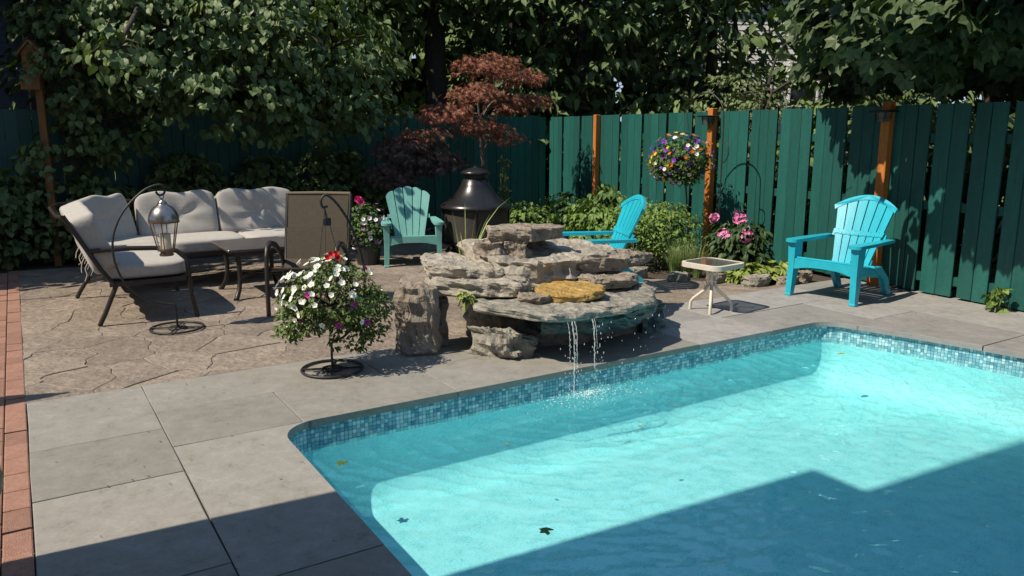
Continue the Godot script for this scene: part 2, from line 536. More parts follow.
func build_pool() -> void:
	var shell := Node3D.new()
	shell.name = "swimming_pool"
	add_child(shell)
	setting(shell)
	var out := pool_outline()
	var b := B.new()
	# walls curve into the floor, as sprayed concrete pools do
	var n0 := out.size()
	var inward := PackedVector2Array()
	for i in n0:
		var d0 := (out[i] - out[(i + n0 - 1) % n0]).normalized()
		var d1 := (out[(i + 1) % n0] - out[i]).normalized()
		var m := Vector2(-d0.y, d0.x) + Vector2(-d1.y, d1.x)
		m = m / maxf(m.length_squared() / 2.0, 0.5)
		if m.dot(Vector2(3.5, -1.3) - out[i]) < 0.0:
			m = -m
		inward.append(m)
	var rings := []
	for k in 9:
		var an := PI / 2 * k / 8.0
		var ring := []
		for i in n0:
			var p := out[i] + inward[i] * 0.22 * (1.0 - cos(an))
			ring.append(Vector3(p.x, FLOOR + 0.3 * (1.0 - sin(an)), p.y))
		rings.append(ring)
	b.smooth()
	for k in 8:
		for i in n0:
			var j := (i + 1) % n0
			b.qo(rings[k][i], rings[k][j], rings[k + 1][j], rings[k + 1][i], Vector3(inward[i].x, 0.5, inward[i].y))
	obj(b, "pool_cove", mats.plaster, shell)
	b = B.new()
	var flo := PackedVector2Array()
	for v in rings[8]:
		flo.append(Vector2(v.x, v.z))
	sheet(b, flo, FLOOR)
	obj(b, "pool_floor", mats.plaster, shell)
	b = B.new()
	wall_strip(b, out, FLOOR + 0.3, -0.19)
	obj(b, "pool_wall", mats.plaster, shell)
	b = B.new()
	var rim := pool_outline(0.006)
	wall_strip(b, rim, -0.19, -0.042)
	obj(b, "tile_backing", mats.grout, shell)
	# mosaic waterline tiles
	b = B.new()
	var rng := RandomNumberGenerator.new()
	rng.seed = 5
	var tones := [Color(0.1, 0.28, 0.38), Color(0.15, 0.37, 0.47), Color(0.23, 0.47, 0.55), Color(0.33, 0.57, 0.63), Color(0.14, 0.36, 0.42), Color(0.42, 0.63, 0.67)]
	var n := out.size()
	var size := 0.0245
	var run := 0.0
	for i in n - 1:
		var a := out[i]
		var c := out[i + 1]
		var e := c - a
		var le := e.length()
		if le < 1e-4:
			continue
		var d := e / le
		var nn := Vector2(-d.y, d.x)
		if nn.dot(Vector2(3.5, -1.3) - (a + c) / 2) < 0:
			nn = -nn
		var nv := Vector3(nn.x, 0, nn.y)
		var k := maxi(1, int(round(le / size)))
		var w := le / k
		for j in k:
			for r in 6:
				var y0 := -0.19 + r * 0.0244
				var y1 := y0 + 0.0218
				var p0 := a + d * (w * j + 0.0015)
				var p1 := a + d * (w * (j + 1) - 0.0015)
				var f := func(p: Vector2, y: float) -> Vector3: return Vector3(p.x, y, p.y)
				var kk := rng.randi() % tones.size()
				b.col(tones[kk] * rng.randf_range(0.8, 1.15))
				var q := [f.call(p0, y0), f.call(p1, y0), f.call(p1, y1), f.call(p0, y1)]
				b.qo(q[0], q[1], q[2], q[3], nv)
				for s in 4:
					var m0: Vector3 = q[s]
					var m1: Vector3 = q[(s + 1) % 4]
					b.q(m0, m1, m1 - nv * 0.006, m0 - nv * 0.006)
	stuff(obj(b, "mosaic_tile", mats.tile, shell))

func wave(x: float, z: float, nz: FastNoiseLite) -> float:
	# rings from where the fall strikes, crossed by small chop and by rings thrown back from the walls
	var wx := 0.1 * nz.get_noise_2d(x * 16.0, z * 16.0)
	var wz := 0.1 * nz.get_noise_2d(x * 16.0 + 90.0, z * 16.0)
	var d := Vector2((x + wx - 3.08) * 0.85, z + wz + 3.95).length()
	var wob := nz.get_noise_2d(x * 45.0, z * 45.0) * 1.2
	var gust := 0.55 + 0.75 * nz.get_noise_2d(x * 7.0 + 30.0, z * 7.0)
	var s := 1.0 - absf(sin(d * 24.0 + wob))
	var h := 0.015 * exp(-d * 0.16) * smoothstep(0.0, 0.5, d) * (s * s * s * 1.6 - 0.5) * gust
	var d2 := Vector2(x + wz - 1.0, z + wx + 1.4).length()
	var s2 := 1.0 - absf(sin(d2 * 21.0 + wob * 1.5))
	h += 0.007 * s2 * s2 * gust
	h += 0.007 * nz.get_noise_2d(x * 75.0, z * 95.0) + 0.004 * nz.get_noise_2d(x * 190.0 + 7.0, z * 190.0)
	h += 0.012 * exp(-d * d * 30.0) * sin(d * 90.0)
	return h

func build_water() -> void:
	var nz := noise(77, 0.05, 2)
	var x0 := 0.98
	var z0 := -4.12
	var st := 0.018
	var nx := int((6.22 - x0) / st)
	var nn := int((1.0 - z0) / st)
	var out := pool_outline(0.012)
	var vs := PackedVector3Array()
	var no := PackedVector3Array()
	var ids := PackedInt32Array()
	var hs := PackedFloat32Array()
	hs.resize((nx + 1) * (nn + 1))
	for j in nn + 1:
		for i in nx + 1:
			hs[j * (nx + 1) + i] = wave(x0 + i * st, z0 + j * st, nz)
	var inside := PackedByteArray()
	inside.resize((nx + 1) * (nn + 1))
	for j in nn + 1:
		for i in nx + 1:
			var k := j * (nx + 1) + i
			vs.append(Vector3(x0 + i * st, WATER + hs[k], z0 + j * st))
			var dx := hs[j * (nx + 1) + mini(i + 1, nx)] - hs[j * (nx + 1) + maxi(i - 1, 0)]
			var dz := hs[mini(j + 1, nn) * (nx + 1) + i] - hs[maxi(j - 1, 0) * (nx + 1) + i]
			no.append(Vector3(-dx / (2 * st), 1, -dz / (2 * st)).normalized())
			inside[k] = 1 if Geometry2D.is_point_in_polygon(Vector2(x0 + i * st, z0 + j * st), out) else 0
	for j in nn:
		for i in nx:
			var k := j * (nx + 1) + i
			if inside[k] + inside[k + 1] + inside[k + nx + 1] + inside[k + nx + 2] > 0:
				ids.append_array([k, k + 1, k + nx + 1, k + 1, k + nx + 2, k + nx + 1])
	var arr := []
	arr.resize(Mesh.ARRAY_MAX)
	arr[Mesh.ARRAY_VERTEX] = vs
	arr[Mesh.ARRAY_NORMAL] = no
	arr[Mesh.ARRAY_INDEX] = ids
	var me := ArrayMesh.new()
	me.add_surface_from_arrays(Mesh.PRIMITIVE_TRIANGLES, arr)
	setting(inst(me, "pool_water", mats.water))

func piece(parent: Node3D, called: String, poly: PackedVector2Array, y0: float, y1: float, m: Material, tilt := Vector2.ZERO, bev := 0.006) -> void:
	# one paving stone: straight sides and a small chamfer
	var b := B.new()
	var tidy := PackedVector2Array()
	for v in poly:
		if tidy.is_empty() or tidy[-1].distance_to(v) > 0.012:
			tidy.append(v)
	if tidy.size() > 3 and tidy[0].distance_to(tidy[-1]) < 0.012:
		tidy.remove_at(tidy.size() - 1)
	if tidy.size() < 3:
		return
	poly = tidy
	if Geometry2D.is_polygon_clockwise(poly):
		poly.reverse()
	var c := Vector2.ZERO
	for v in poly:
		c += v / float(poly.size())
	var top := PackedVector2Array()
	var n := poly.size()
	for i in n:
		var d0 := (poly[i] - poly[(i + n - 1) % n]).normalized()
		var d1 := (poly[(i + 1) % n] - poly[i]).normalized()
		var n0 := Vector2(-d0.y, d0.x)
		var n1 := Vector2(-d1.y, d1.x)
		var m2 := (n0 + n1) / maxf(1.0 + n0.dot(n1), 0.3)
		top.append(poly[i] + m2 * bev)
	var lift := func(v: Vector2, y: float) -> Vector3: return Vector3(v.x, y + (v - c).dot(tilt), v.y)
	var tri := Geometry2D.triangulate_polygon(top)
	if tri.is_empty():
		top = poly
		tri = Geometry2D.triangulate_polygon(poly)
	for i in range(0, tri.size(), 3):
		b.to(lift.call(top[tri[i]], y1), lift.call(top[tri[i + 1]], y1), lift.call(top[tri[i + 2]], y1), Vector3.UP)
	for i in n:
		var j := (i + 1) % n
		var d := poly[j] - poly[i]
		var o := Vector3(d.y, 0, -d.x)
		b.qo(lift.call(poly[i], y1 - bev * 0.6), lift.call(poly[j], y1 - bev * 0.6), lift.call(top[j], y1), lift.call(top[i], y1), o + Vector3(0, o.length(), 0))
		b.qo(lift.call(poly[i], y0), lift.call(poly[j], y0), lift.call(poly[j], y1 - bev * 0.6), lift.call(poly[i], y1 - bev * 0.6), o)
	obj(b, called, m, parent)

func inset(poly: PackedVector2Array, d: float) -> PackedVector2Array:
	var r := Geometry2D.offset_polygon(poly, -d, Geometry2D.JOIN_MITER)
	return r[0] if r.size() else PackedVector2Array()

func build_deck() -> void:
	var rng := RandomNumberGenerator.new()
	rng.seed = 21
	var deck := Node3D.new()
	deck.name = "pool_deck"
	add_child(deck)
	setting(deck)
	var hole := pool_outline(-0.03)
	var rects := [
		# x0, x1, z0, z1, tone
		[-0.09, 0.525, -5.2, -4.35, 0], [-0.09, 0.525, -4.35, -3.72, 1], [-0.09, 0.525, -3.72, -2.78, 2], [-0.09, 0.525, -2.78, -1.9, 3], [-0.09, 0.525, -1.9, -1.0, 1], [-0.09, 0.525, -1.0, 0.2, 0], [-0.09, 0.525, 0.2, 1.6, 2],
		[0.525, 1.9, -5.2, -4.64, 0], [0.525, 1.19, -4.64, -4.05, 1], [0.525, 1.25, -4.05, -2.6, 2], [0.525, 1.25, -2.6, -1.5, 3], [0.525, 1.25, -1.5, -0.3, 0], [0.525, 1.25, -0.3, 1.6, 1],
		[1.19, 2.15, -4.64, -3.8, 3], [1.9, 2.9, -5.2, -4.64, 3], [2.15, 3.05, -4.64, -3.8, 0],
		[2.9, 4.0, -5.2, -4.64, 1], [3.05, 4.2, -4.64, -3.8, 1], [4.0, 4.95, -5.2, -4.64, 4], [4.2, 5.0, -4.64, -3.8, 5],
		[4.95, 5.72, -5.2, -4.58, 5], [5.0, 6.05, -4.58, -3.7, 4], [5.72, 6.62, -5.2, -4.58, 5], [6.05, 6.62, -4.58, -3.85, 5], [6.62, 7.9, -5.2, -4.4, 4], [6.62, 7.9, -4.4, -3.55, 5],
		[5.4, 6.62, -3.85, -2.9, 4], [6.62, 7.9, -3.55, -2.5, 5], [5.6, 6.64, -2.9, -1.9, 4], [6.64, 7.9, -2.5, -1.2, 5], [5.7, 6.66, -1.9, -0.6, 4], [6.66, 7.9, -1.2, 0.2, 4], [5.7, 6.66, -0.6, 1.6, 5], [6.66, 7.9, 0.2, 1.6, 5]]
	for r in rects:
		var p := PackedVector2Array([Vector2(r[0], r[2]), Vector2(r[1], r[2]), Vector2(r[1], r[3]), Vector2(r[0], r[3])])
		# edges a little uneven, as cut stone is
		var w := PackedVector2Array()
		for i in 4:
			w.append(p[i])
			var mid := (p[i] + p[(i + 1) % 4]) / 2.0
			w.append(mid + Vector2(rng.randf_range(-0.003, 0.003), rng.randf_range(-0.003, 0.003)))
		for q in Geometry2D.clip_polygons(inset(w, 0.0025), hole):
			var m: Material = mats["slab%d" % r[4]] if r[4] < 4 else mats["grey_slab%d" % (r[4] - 4)]
			piece(deck, "paving_slab", q, -0.042, rng.randf_range(-0.003, 0.002), m, Vector2(rng.randf_range(-0.002, 0.002), rng.randf_range(-0.002, 0.002)), 0.004)
	var b := B.new()
	var around := Geometry2D.clip_polygons(PackedVector2Array([Vector2(-0.36, -5.2), Vector2(7.9, -5.2), Vector2(7.9, 0.9), Vector2(-0.36, 0.9)]), pool_outline(0.012))
	for q in around:
		if not Geometry2D.is_polygon_clockwise(q):
			sheet(b, q, -0.016)
	obj(b, "bedding", mats.joint, deck)

func halfplane(poly: PackedVector2Array, p: Vector2, n: Vector2) -> PackedVector2Array:
	var r := PackedVector2Array()
	var k := poly.size()
	for i in k:
		var a := poly[i]
		var c := poly[(i + 1) % k]
		var da := (a - p).dot(n)
		var dc := (c - p).dot(n)
		if da <= 0.0:
			r.append(a)
		if (da < 0.0 and dc > 0.0) or (da > 0.0 and dc < 0.0):
			r.append(a.lerp(c, da / (da - dc)))
	return r

const PATIO := [Vector2(-0.1, -5.21), Vector2(6.9, -5.21), Vector2(6.42, -5.42), Vector2(6.0, -6.0), Vector2(5.42, -6.6), Vector2(5.55, -8.0), Vector2(5.9, -9.4), Vector2(5.2, -10.4), Vector2(3.5, -10.3), Vector2(-0.1, -10.5)]

func build_patio() -> void:
	var rng := RandomNumberGenerator.new()
	rng.seed = 8
	var patio := Node3D.new()
	patio.name = "patio"
	add_child(patio)
	setting(patio)
	var edge := PackedVector2Array(PATIO)
	var cx := 0.44
	var cz := 0.335
	var sites := {}
	for i in range(-3, 21):
		for j in range(-3, 21):
			sites[Vector2i(i, j)] = Vector2(-0.3 + (i + 0.5 * (j % 2)) * cx + rng.randf_range(-0.23, 0.23), -5.0 - j * cz + rng.randf_range(-0.17, 0.17))
	for i in range(-1, 19):
		for j in range(-1, 19):
			var s: Vector2 = sites[Vector2i(i, j)]
			var poly := PackedVector2Array([s + Vector2(-1, -1), s + Vector2(1, -1), s + Vector2(1, 1), s + Vector2(-1, 1)])
			for di in range(-2, 3):
				for dj in range(-2, 3):
					if di == 0 and dj == 0:
						continue
					var t: Vector2 = sites[Vector2i(i + di, j + dj)]
					poly = halfplane(poly, (s + t) / 2.0, (t - s).normalized())
			if poly.size() < 3:
				continue
			# worn, slightly wavy outline
			var wav := PackedVector2Array()
			for k in poly.size():
				var a := poly[k]
				var c := poly[(k + 1) % poly.size()]
				wav.append(a)
				if a.distance_to(c) > 0.14:
					var nn := (c - a).orthogonal().normalized()
					# the same bend for both stones of a joint
					var hsh := sin((a.x + c.x) * 41.0 + (a.y + c.y) * 57.0)
					var hs2 := sin((a.x + c.x) * 23.0 - (a.y + c.y) * 31.0)
					var flip := 1.0 if (a.x * 3.1 + a.y) < (c.x * 3.1 + c.y) else -1.0
					wav.append(a.lerp(c, 0.35 if flip > 0 else 0.65) + nn * flip * hsh * 0.018)
					if flip > 0:
						wav.append(a.lerp(c, 0.7) + nn * flip * hs2 * 0.016)
					else:
						wav.insert(wav.size() - 1, a.lerp(c, 0.3) + nn * flip * hs2 * 0.016)
			for q in Geometry2D.intersect_polygons(wav, edge):
				q = inset(q, 0.003)
				if q.size() < 3:
					continue
				piece(patio, "flagstone", q, -0.04, rng.randf_range(-0.006, -0.001), mats["flag%d" % (rng.randi() % 4)], Vector2(rng.randf_range(-0.008, 0.008), rng.randf_range(-0.008, 0.008)), 0.005)
	var b := B.new()
	sheet(b, edge, -0.01)
	obj(b, "mortar", mats.mortar, patio)

func build_bricks() -> void:
	var rng := RandomNumberGenerator.new()
	rng.seed = 31
	var border := Node3D.new()
	border.name = "brick_path"
	add_child(border)
	setting(border)
	for row in 2:
		var z := -1.2 - row * 0.1
		while z > -10.4:
			var x0 := -0.093 - row * 0.106
			var p := PackedVector2Array([Vector2(x0 - 0.1, z - 0.2), Vector2(x0, z - 0.2), Vector2(x0, z), Vector2(x0 - 0.1, z)])
			piece(border, "brick", p, -0.05, rng.randf_range(-0.004, 0.003), mats["brick%d" % (rng.randi() % 3)], Vector2(rng.randf_range(-0.015, 0.015), rng.randf_range(-0.01, 0.01)), 0.005)
			z -= 0.207
	var b := B.new()
	sheet(b, PackedVector2Array([Vector2(-0.36, -10.5), Vector2(-0.09, -10.5), Vector2(-0.09, -1.0), Vector2(-0.36, -1.0)]), -0.018)
	obj(b, "bedding", mats.joint, border)

func build_ground() -> void:
	var b := B.new()
	# the sheet is cut in four round the pool
	for r in [[-60.0, 0.9, -80.0, 30.0], [6.35, 80.0, -80.0, 30.0], [0.9, 6.35, -80.0, -4.2], [0.9, 6.35, 1.65, 30.0]]:
		sheet(b, PackedVector2Array([Vector2(r[0], r[2]), Vector2(r[1], r[2]), Vector2(r[1], r[3]), Vector2(r[0], r[3])]), -0.03)
	setting(obj(b, "ground", mats.soil))

# ---------- fences and houses ----------
func fence_x(z: float) -> float:
	return 7.38 + (-z - 3.29) * 0.068

func build_green_fence() -> void:
	var rng := RandomNumberGenerator.new()
	rng.seed = 3
	var f := thing("board_fence", "tall dark green board fence with narrow gaps between its boards", "fence", Vector3(7.5, 0, -5.0))
	var gaps := [1.2, 0.75, 0.3, -0.15, -0.6, -1.05, -1.45, -1.85, -2.22, -2.58, -2.93, -3.27, -3.61, -3.95, -4.33, -4.8, -5.28, -5.74, -6.24, -6.7, -7.25, -7.72, -8.26, -8.81, -9.36, -9.92, -10.45, -10.99, -11.45]
	var o := Vector3(7.5, 0, -5.0)
	for i in gaps.size() - 1:
		var z0: float = gaps[i] - 0.028
		var z1: float = gaps[i + 1] + 0.028
		var n := maxi(2, int(round((z0 - z1) / 0.15)))
		var w := (z0 - z1) / n
		for k in n:
			var za := z0 - w * k
			var zb := za - w + 0.004
			var xa := fence_x(za)
			var xb := fence_x(zb)
			var b := B.new(o)
			var top := 1.82 + rng.randf_range(-0.003, 0.003)
			var bot := rng.randf_range(0.012, 0.03)
			var j := rng.randf_range(-0.003, 0.003)
			# a board with a raised middle and grooved edges, as pressed panels have
			var prof := [[0.0, 0.006], [0.06, 0.0], [0.94, 0.0], [1.0, 0.006]]
			for s in 3:
				var u0: float = prof[s][0]
				var u1: float = prof[s + 1][0]
				var p0 := Vector3(lerpf(xa, xb, u0) + prof[s][1] + j, 0, lerpf(za, zb, u0))
				var p1 := Vector3(lerpf(xa, xb, u1) + prof[s + 1][1] + j, 0, lerpf(za, zb, u1))
				var up := Vector3(0, top, 0)
				var dn := Vector3(0, bot, 0)
				b.qo(p0 + dn, p1 + dn, p1 + up, p0 + up, Vector3(-1, 0, 0))
				var bk := Vector3(0.022 - j, 0, 0)
				b.qo(p0 + up, p1 + up, p1 + up + bk, p0 + up + bk, Vector3.UP)
			var a0 := Vector3(xa + 0.028, 0, za)
			var a1 := Vector3(xb + 0.028, 0, zb)
			b.qo(a0 + Vector3(0, bot, 0), a1 + Vector3(0, bot, 0), a1 + Vector3(0, top, 0), a0 + Vector3(0, top, 0), Vector3(1, 0, 0))
			b.qo(Vector3(xa + 0.006 + j, bot, za), Vector3(xa + 0.006 + j, top, za), a0 + Vector3(0, top, 0), a0 + Vector3(0, bot, 0), Vector3(0, 0, 1))
			b.qo(Vector3(xb + 0.006 + j, bot, zb), Vector3(xb + 0.006 + j, top, zb), a1 + Vector3(0, top, 0), a1 + Vector3(0, bot, 0), Vector3(0, 0, -1))
			obj(b, "board", mats["green%d" % (rng.randi() % 3)], f)
	for y in [0.16, 0.86, 1.5]:
		var b := B.new(o)
		b.bar(Vector3(fence_x(1.2) + 0.054, y, 1.2), Vector3(fence_x(-11.45) + 0.054, y, -11.45), 0.085, 0.045, Vector3.UP)
		obj(b, "rail", mats.green1, f)
	for p in [[-9.9, 1.83, 0.07], [-7.3, 1.86, 0.085], [-4.78, 1.86, 0.095]]:
		var b := B.new(o)
		var x: float = fence_x(p[0]) - 0.052
		b.box(Vector3(x, p[1] / 2 - 0.02, p[0]), Vector3(0.09, p[1] + 0.04, p[2]), 0.006)
		obj(b, "post", mats.cedar, f, "orange stained timber post")
	# black solar cap lamps on the two nearer posts
	for p in [[-7.3, "black solar lamp on the post beside the hanging flower ball"], [-4.78, "black solar lamp on the post behind the turquoise chair"]]:
		var c := Vector3(fence_x(p[0]) - 0.13, 1.66, p[0])
		var t := thing("solar_lamp", p[1], "lamp", c)
		var b := B.new()
		b.box(Vector3(0, 0.1, 0), Vector3(0.2, 0.018, 0.2), 0.006)
		obj(b, "cap", mats.black, t)
		b = B.new()
		b.lathe(Vector3(0, 0, 0), [Vector2(0.0, 0.0), Vector2(0.055, 0.0), Vector2(0.075, 0.09), Vector2(0.0, 0.09)], 12, false)
		obj(b, "lamp_body", mats.smoked_glass, t)
		b = B.new()
		for k in 4:
			var a := TAU * k / 4 + PI / 4
			b.tube([Vector3(cos(a) * 0.06, -0.005, sin(a) * 0.06), Vector3(cos(a) * 0.08, 0.095, sin(a) * 0.08)], 0.006, 5)
		b.box(Vector3(0.04, 0.04, 0), Vector3(0.08, 0.03, 0.03), 0.0)
		obj(b, "bracket", mats.black, t)

func build_dark_fence() -> void:
	var rng := RandomNumberGenerator.new()
	rng.seed = 4
	var o := Vector3(2.5, 0, -11.5)
	var f := thing("board_fence", "dark green board fence in deep shade behind the sofa", "fence", o)
	var ms := [BoxMesh.new(), BoxMesh.new(), BoxMesh.new()]
	for i in 3:
		ms[i].size = Vector3(0.138, 1.8 + 0.012 * i, 0.02)
	var x := -4.2
	while x < 7.95:
		var i := rng.randi() % 3
		var bd := inst(ms[i], "board", mats["green%d" % (rng.randi() % 3)], f)
		bd.position = Vector3(x - o.x, 0.92 + 0.006 * i, rng.randf_range(-0.004, 0.004))
		bd.rotation.z = rng.randf_range(-0.004, 0.004)
		x += 0.145
	for y in [0.3, 1.5]:
		var b := B.new(o)
		b.box(Vector3(1.9, y, -11.55), Vector3(12.3, 0.09, 0.04))
		obj(b, "rail", mats.green1, f)

func lap_wall(parent: Node3D, a: Vector3, b2: Vector3, y0: float, y1: float, step: float, out: Vector3, m: Material, called := "siding_board") -> void:
	# lapped boards between two ground points
	var y := y0
	while y < y1 - 0.01:
		var b := B.new()
		var up := minf(step, y1 - y)
		var lo := out * 0.02
		b.qo(a + Vector3(0, y, 0) + lo, b2 + Vector3(0, y, 0) + lo, b2 + Vector3(0, y + up, 0) + out * 0.003, a + Vector3(0, y + up, 0) + out * 0.003, out)
		b.qo(a + Vector3(0, y, 0) + lo, b2 + Vector3(0, y, 0) + lo, b2 + Vector3(0, y, 0), a + Vector3(0, y, 0), Vector3.DOWN)
		b.qo(a + Vector3(0, y, 0) + lo, a + Vector3(0, y + up, 0) + out * 0.003, a + Vector3(0, y + up, 0) - out * 0.02, a + Vector3(0, y, 0) - out * 0.02, a - b2)
		b.qo(b2 + Vector3(0, y, 0) + lo, b2 + Vector3(0, y + up, 0) + out * 0.003, b2 + Vector3(0, y + up, 0) - out * 0.02, b2 + Vector3(0, y, 0) - out * 0.02, b2 - a)
		obj(b, called, m, parent)
		y += step

func window_on(parent: Node3D, c: Vector3, w: float, h: float, out: Vector3) -> void:
	var side := Vector3.UP.cross(out).normalized()
	var b := B.new()
	var e := func(p: Vector3, q: Vector3): b.bar(p, q, 0.09, 0.05, out)
	var u := Vector3.UP * h / 2
	var s := side * w / 2
	e.call(c - u - s, c + u - s)
	e.call(c - u + s, c + u + s)
	e.call(c - u - s * 1.12, c - u + s * 1.12)
	e.call(c + u - s * 1.12, c + u + s * 1.12)
	e.call(c - s, c + s)
	var f := obj(b, "window", mats.white_paint, parent)
	b = B.new()
	b.bar(c - u - out * 0.01, c + u - out * 0.01, w, 0.012, side)
	obj(b, "pane", mats.window_glass, f)

func build_houses() -> void:
	# the owner's house, beside and behind the camera: it throws the broad shadow over the near deck and pool
	var h := thing("house", "tall pale sided house whose shadow crosses the near end of the pool", "house", Vector3(-5.0, 0, 1.5))
	var b := B.new(h.position)
	b.box(Vector3(-5.1, 3.0, 1.95), Vector3(7.8, 6.0, 10.46))
	obj(b, "wall", mats.siding_pale, h)
	b = B.new(h.position)
	b.box(Vector3(-5.1, 7.85, 2.13), Vector3(7.6, 3.8, 10.1))
	obj(b, "upper_wall", mats.siding_pale, h)
	b = B.new(h.position)
	b.box(Vector3(-5.1, 6.05, -3.07), Vector3(7.8, 0.1, 0.42))
	obj(b, "lower_roof", mats.shingle, h)
	b = B.new(h.position)
	var rf := [Vector3(-9.0, 9.7, -2.94), Vector3(-1.2, 9.7, -2.94), Vector3(-1.2, 9.7, 7.3), Vector3(-9.0, 9.7, 7.3)]
	b.hexa(rf, [Vector3(-7.5, 11.4, 2.0), Vector3(-2.8, 11.4, 2.0), Vector3(-2.8, 11.4, 2.6), Vector3(-7.5, 11.4, 2.6)])
	obj(b, "roof", mats.shingle, h)
	for p in [Vector3(-1.19, 1.7, 2.5), Vector3(-1.19, 4.4, 1.0), Vector3(-1.19, 4.4, 4.0), Vector3(-1.19, 7.6, 1.5)]:
		window_on(h, p - h.position, 0.9, 1.3, Vector3(1, 0, 0))
	# a canvas awning let out from the house wall over the near deck
	var aw := thing("awning", "canvas awning let out from the house wall over the near deck", "awning", Vector3(-1.2, 2.55, 0.2))
	b = B.new()
	b.hexa([Vector3(0.0, 0.12, -3.0), Vector3(2.15, -0.12, -3.0), Vector3(2.15, -0.12, 3.0), Vector3(0.0, 0.12, 3.0)], [Vector3(0.0, 0.128, -3.0), Vector3(2.15, -0.112, -3.0), Vector3(2.15, -0.112, 3.0), Vector3(0.0, 0.128, 3.0)])
	obj(b, "canvas", mats.awning, aw)
	b = B.new()
	b.tube([Vector3(2.17, -0.12, -3.0), Vector3(2.17, -0.12, 3.0)], 0.035, 8)
	obj(b, "front_bar", mats.white_paint, aw)
	for z in [-2.2, 2.2]:
		b = B.new()
		b.tube([Vector3(0.03, -0.02, z), Vector3(1.0, -0.08, z * 0.75), Vector3(2.15, -0.14, z)], 0.022, 7)
		obj(b, "folding_arm", mats.white_paint, aw)
	# a neighbour's house beyond the dark fence: slate blue clapboard with white corner board
	h = thing("house", "slate blue clapboard house with white corner board beyond the dark fence", "house", Vector3(-1.15, 0, -15.0))
	lap_wall(h, Vector3(-4.0, 0, 0), Vector3(1.45, 0, 0), 0.3, 6.0, 0.11, Vector3(0, 0, 1), mats.siding_blue)
	lap_wall(h, Vector3(1.6, 0, -0.1), Vector3(1.6, 0, -6), 0.3, 6.0, 0.11, Vector3(1, 0, 0), mats.siding_blue)
	b = B.new()
	b.box(Vector3(1.53, 3.1, -0.02), Vector3(0.16, 5.8, 0.14), 0.005)
	obj(b, "corner_board", mats.white_paint, h)
	b = B.new()
	b.box(Vector3(-1.2, 3.1, -3.2), Vector3(5.5, 6.0, 6.1))
	obj(b, "wall", mats.siding_blue, h)
	b = B.new()
	b.hexa([Vector3(-4.4, 6.05, 0.4), Vector3(2.0, 6.05, 0.4), Vector3(2.0, 6.05, -6.6), Vector3(-4.4, 6.05, -6.6)], [Vector3(-4.4, 8.4, -3.0), Vector3(2.0, 8.4, -3.0), Vector3(2.0, 8.4, -3.2), Vector3(-4.4, 8.4, -3.2)])
	obj(b, "roof", mats.shingle, h)
	# a white house glimpsed through the leaves beyond the green fence
	h = thing("house", "white house glimpsed through leaves beyond the green fence", "house", Vector3(19.0, 0, -15.0), -0.55)
	lap_wall(h, Vector3(-3.2, 0, 0), Vector3(3.0, 0, 0), 0.2, 5.6, 0.16, Vector3(0, 0, 1), mats.siding_pale)
	b = B.new()
	b.box(Vector3(-0.1, 2.8, -2.7), Vector3(6.1, 5.6, 5.2))
	obj(b, "wall", mats.siding_pale, h)
	for x in [-1.9, 0.1, 1.9]:
		window_on(h, Vector3(x, 2.9, 0.03), 0.8, 1.2, Vector3(0, 0, 1))
	b = B.new()
	b.hexa([Vector3(-3.6, 5.6, 0.4), Vector3(3.4, 5.6, 0.4), Vector3(3.4, 5.6, -5.6), Vector3(-3.6, 5.6, -5.6)], [Vector3(-3.6, 7.8, -2.5), Vector3(3.4, 7.8, -2.5), Vector3(3.4, 7.8, -2.7), Vector3(-3.6, 7.8, -2.7)])
	obj(b, "roof", mats.shingle, h)

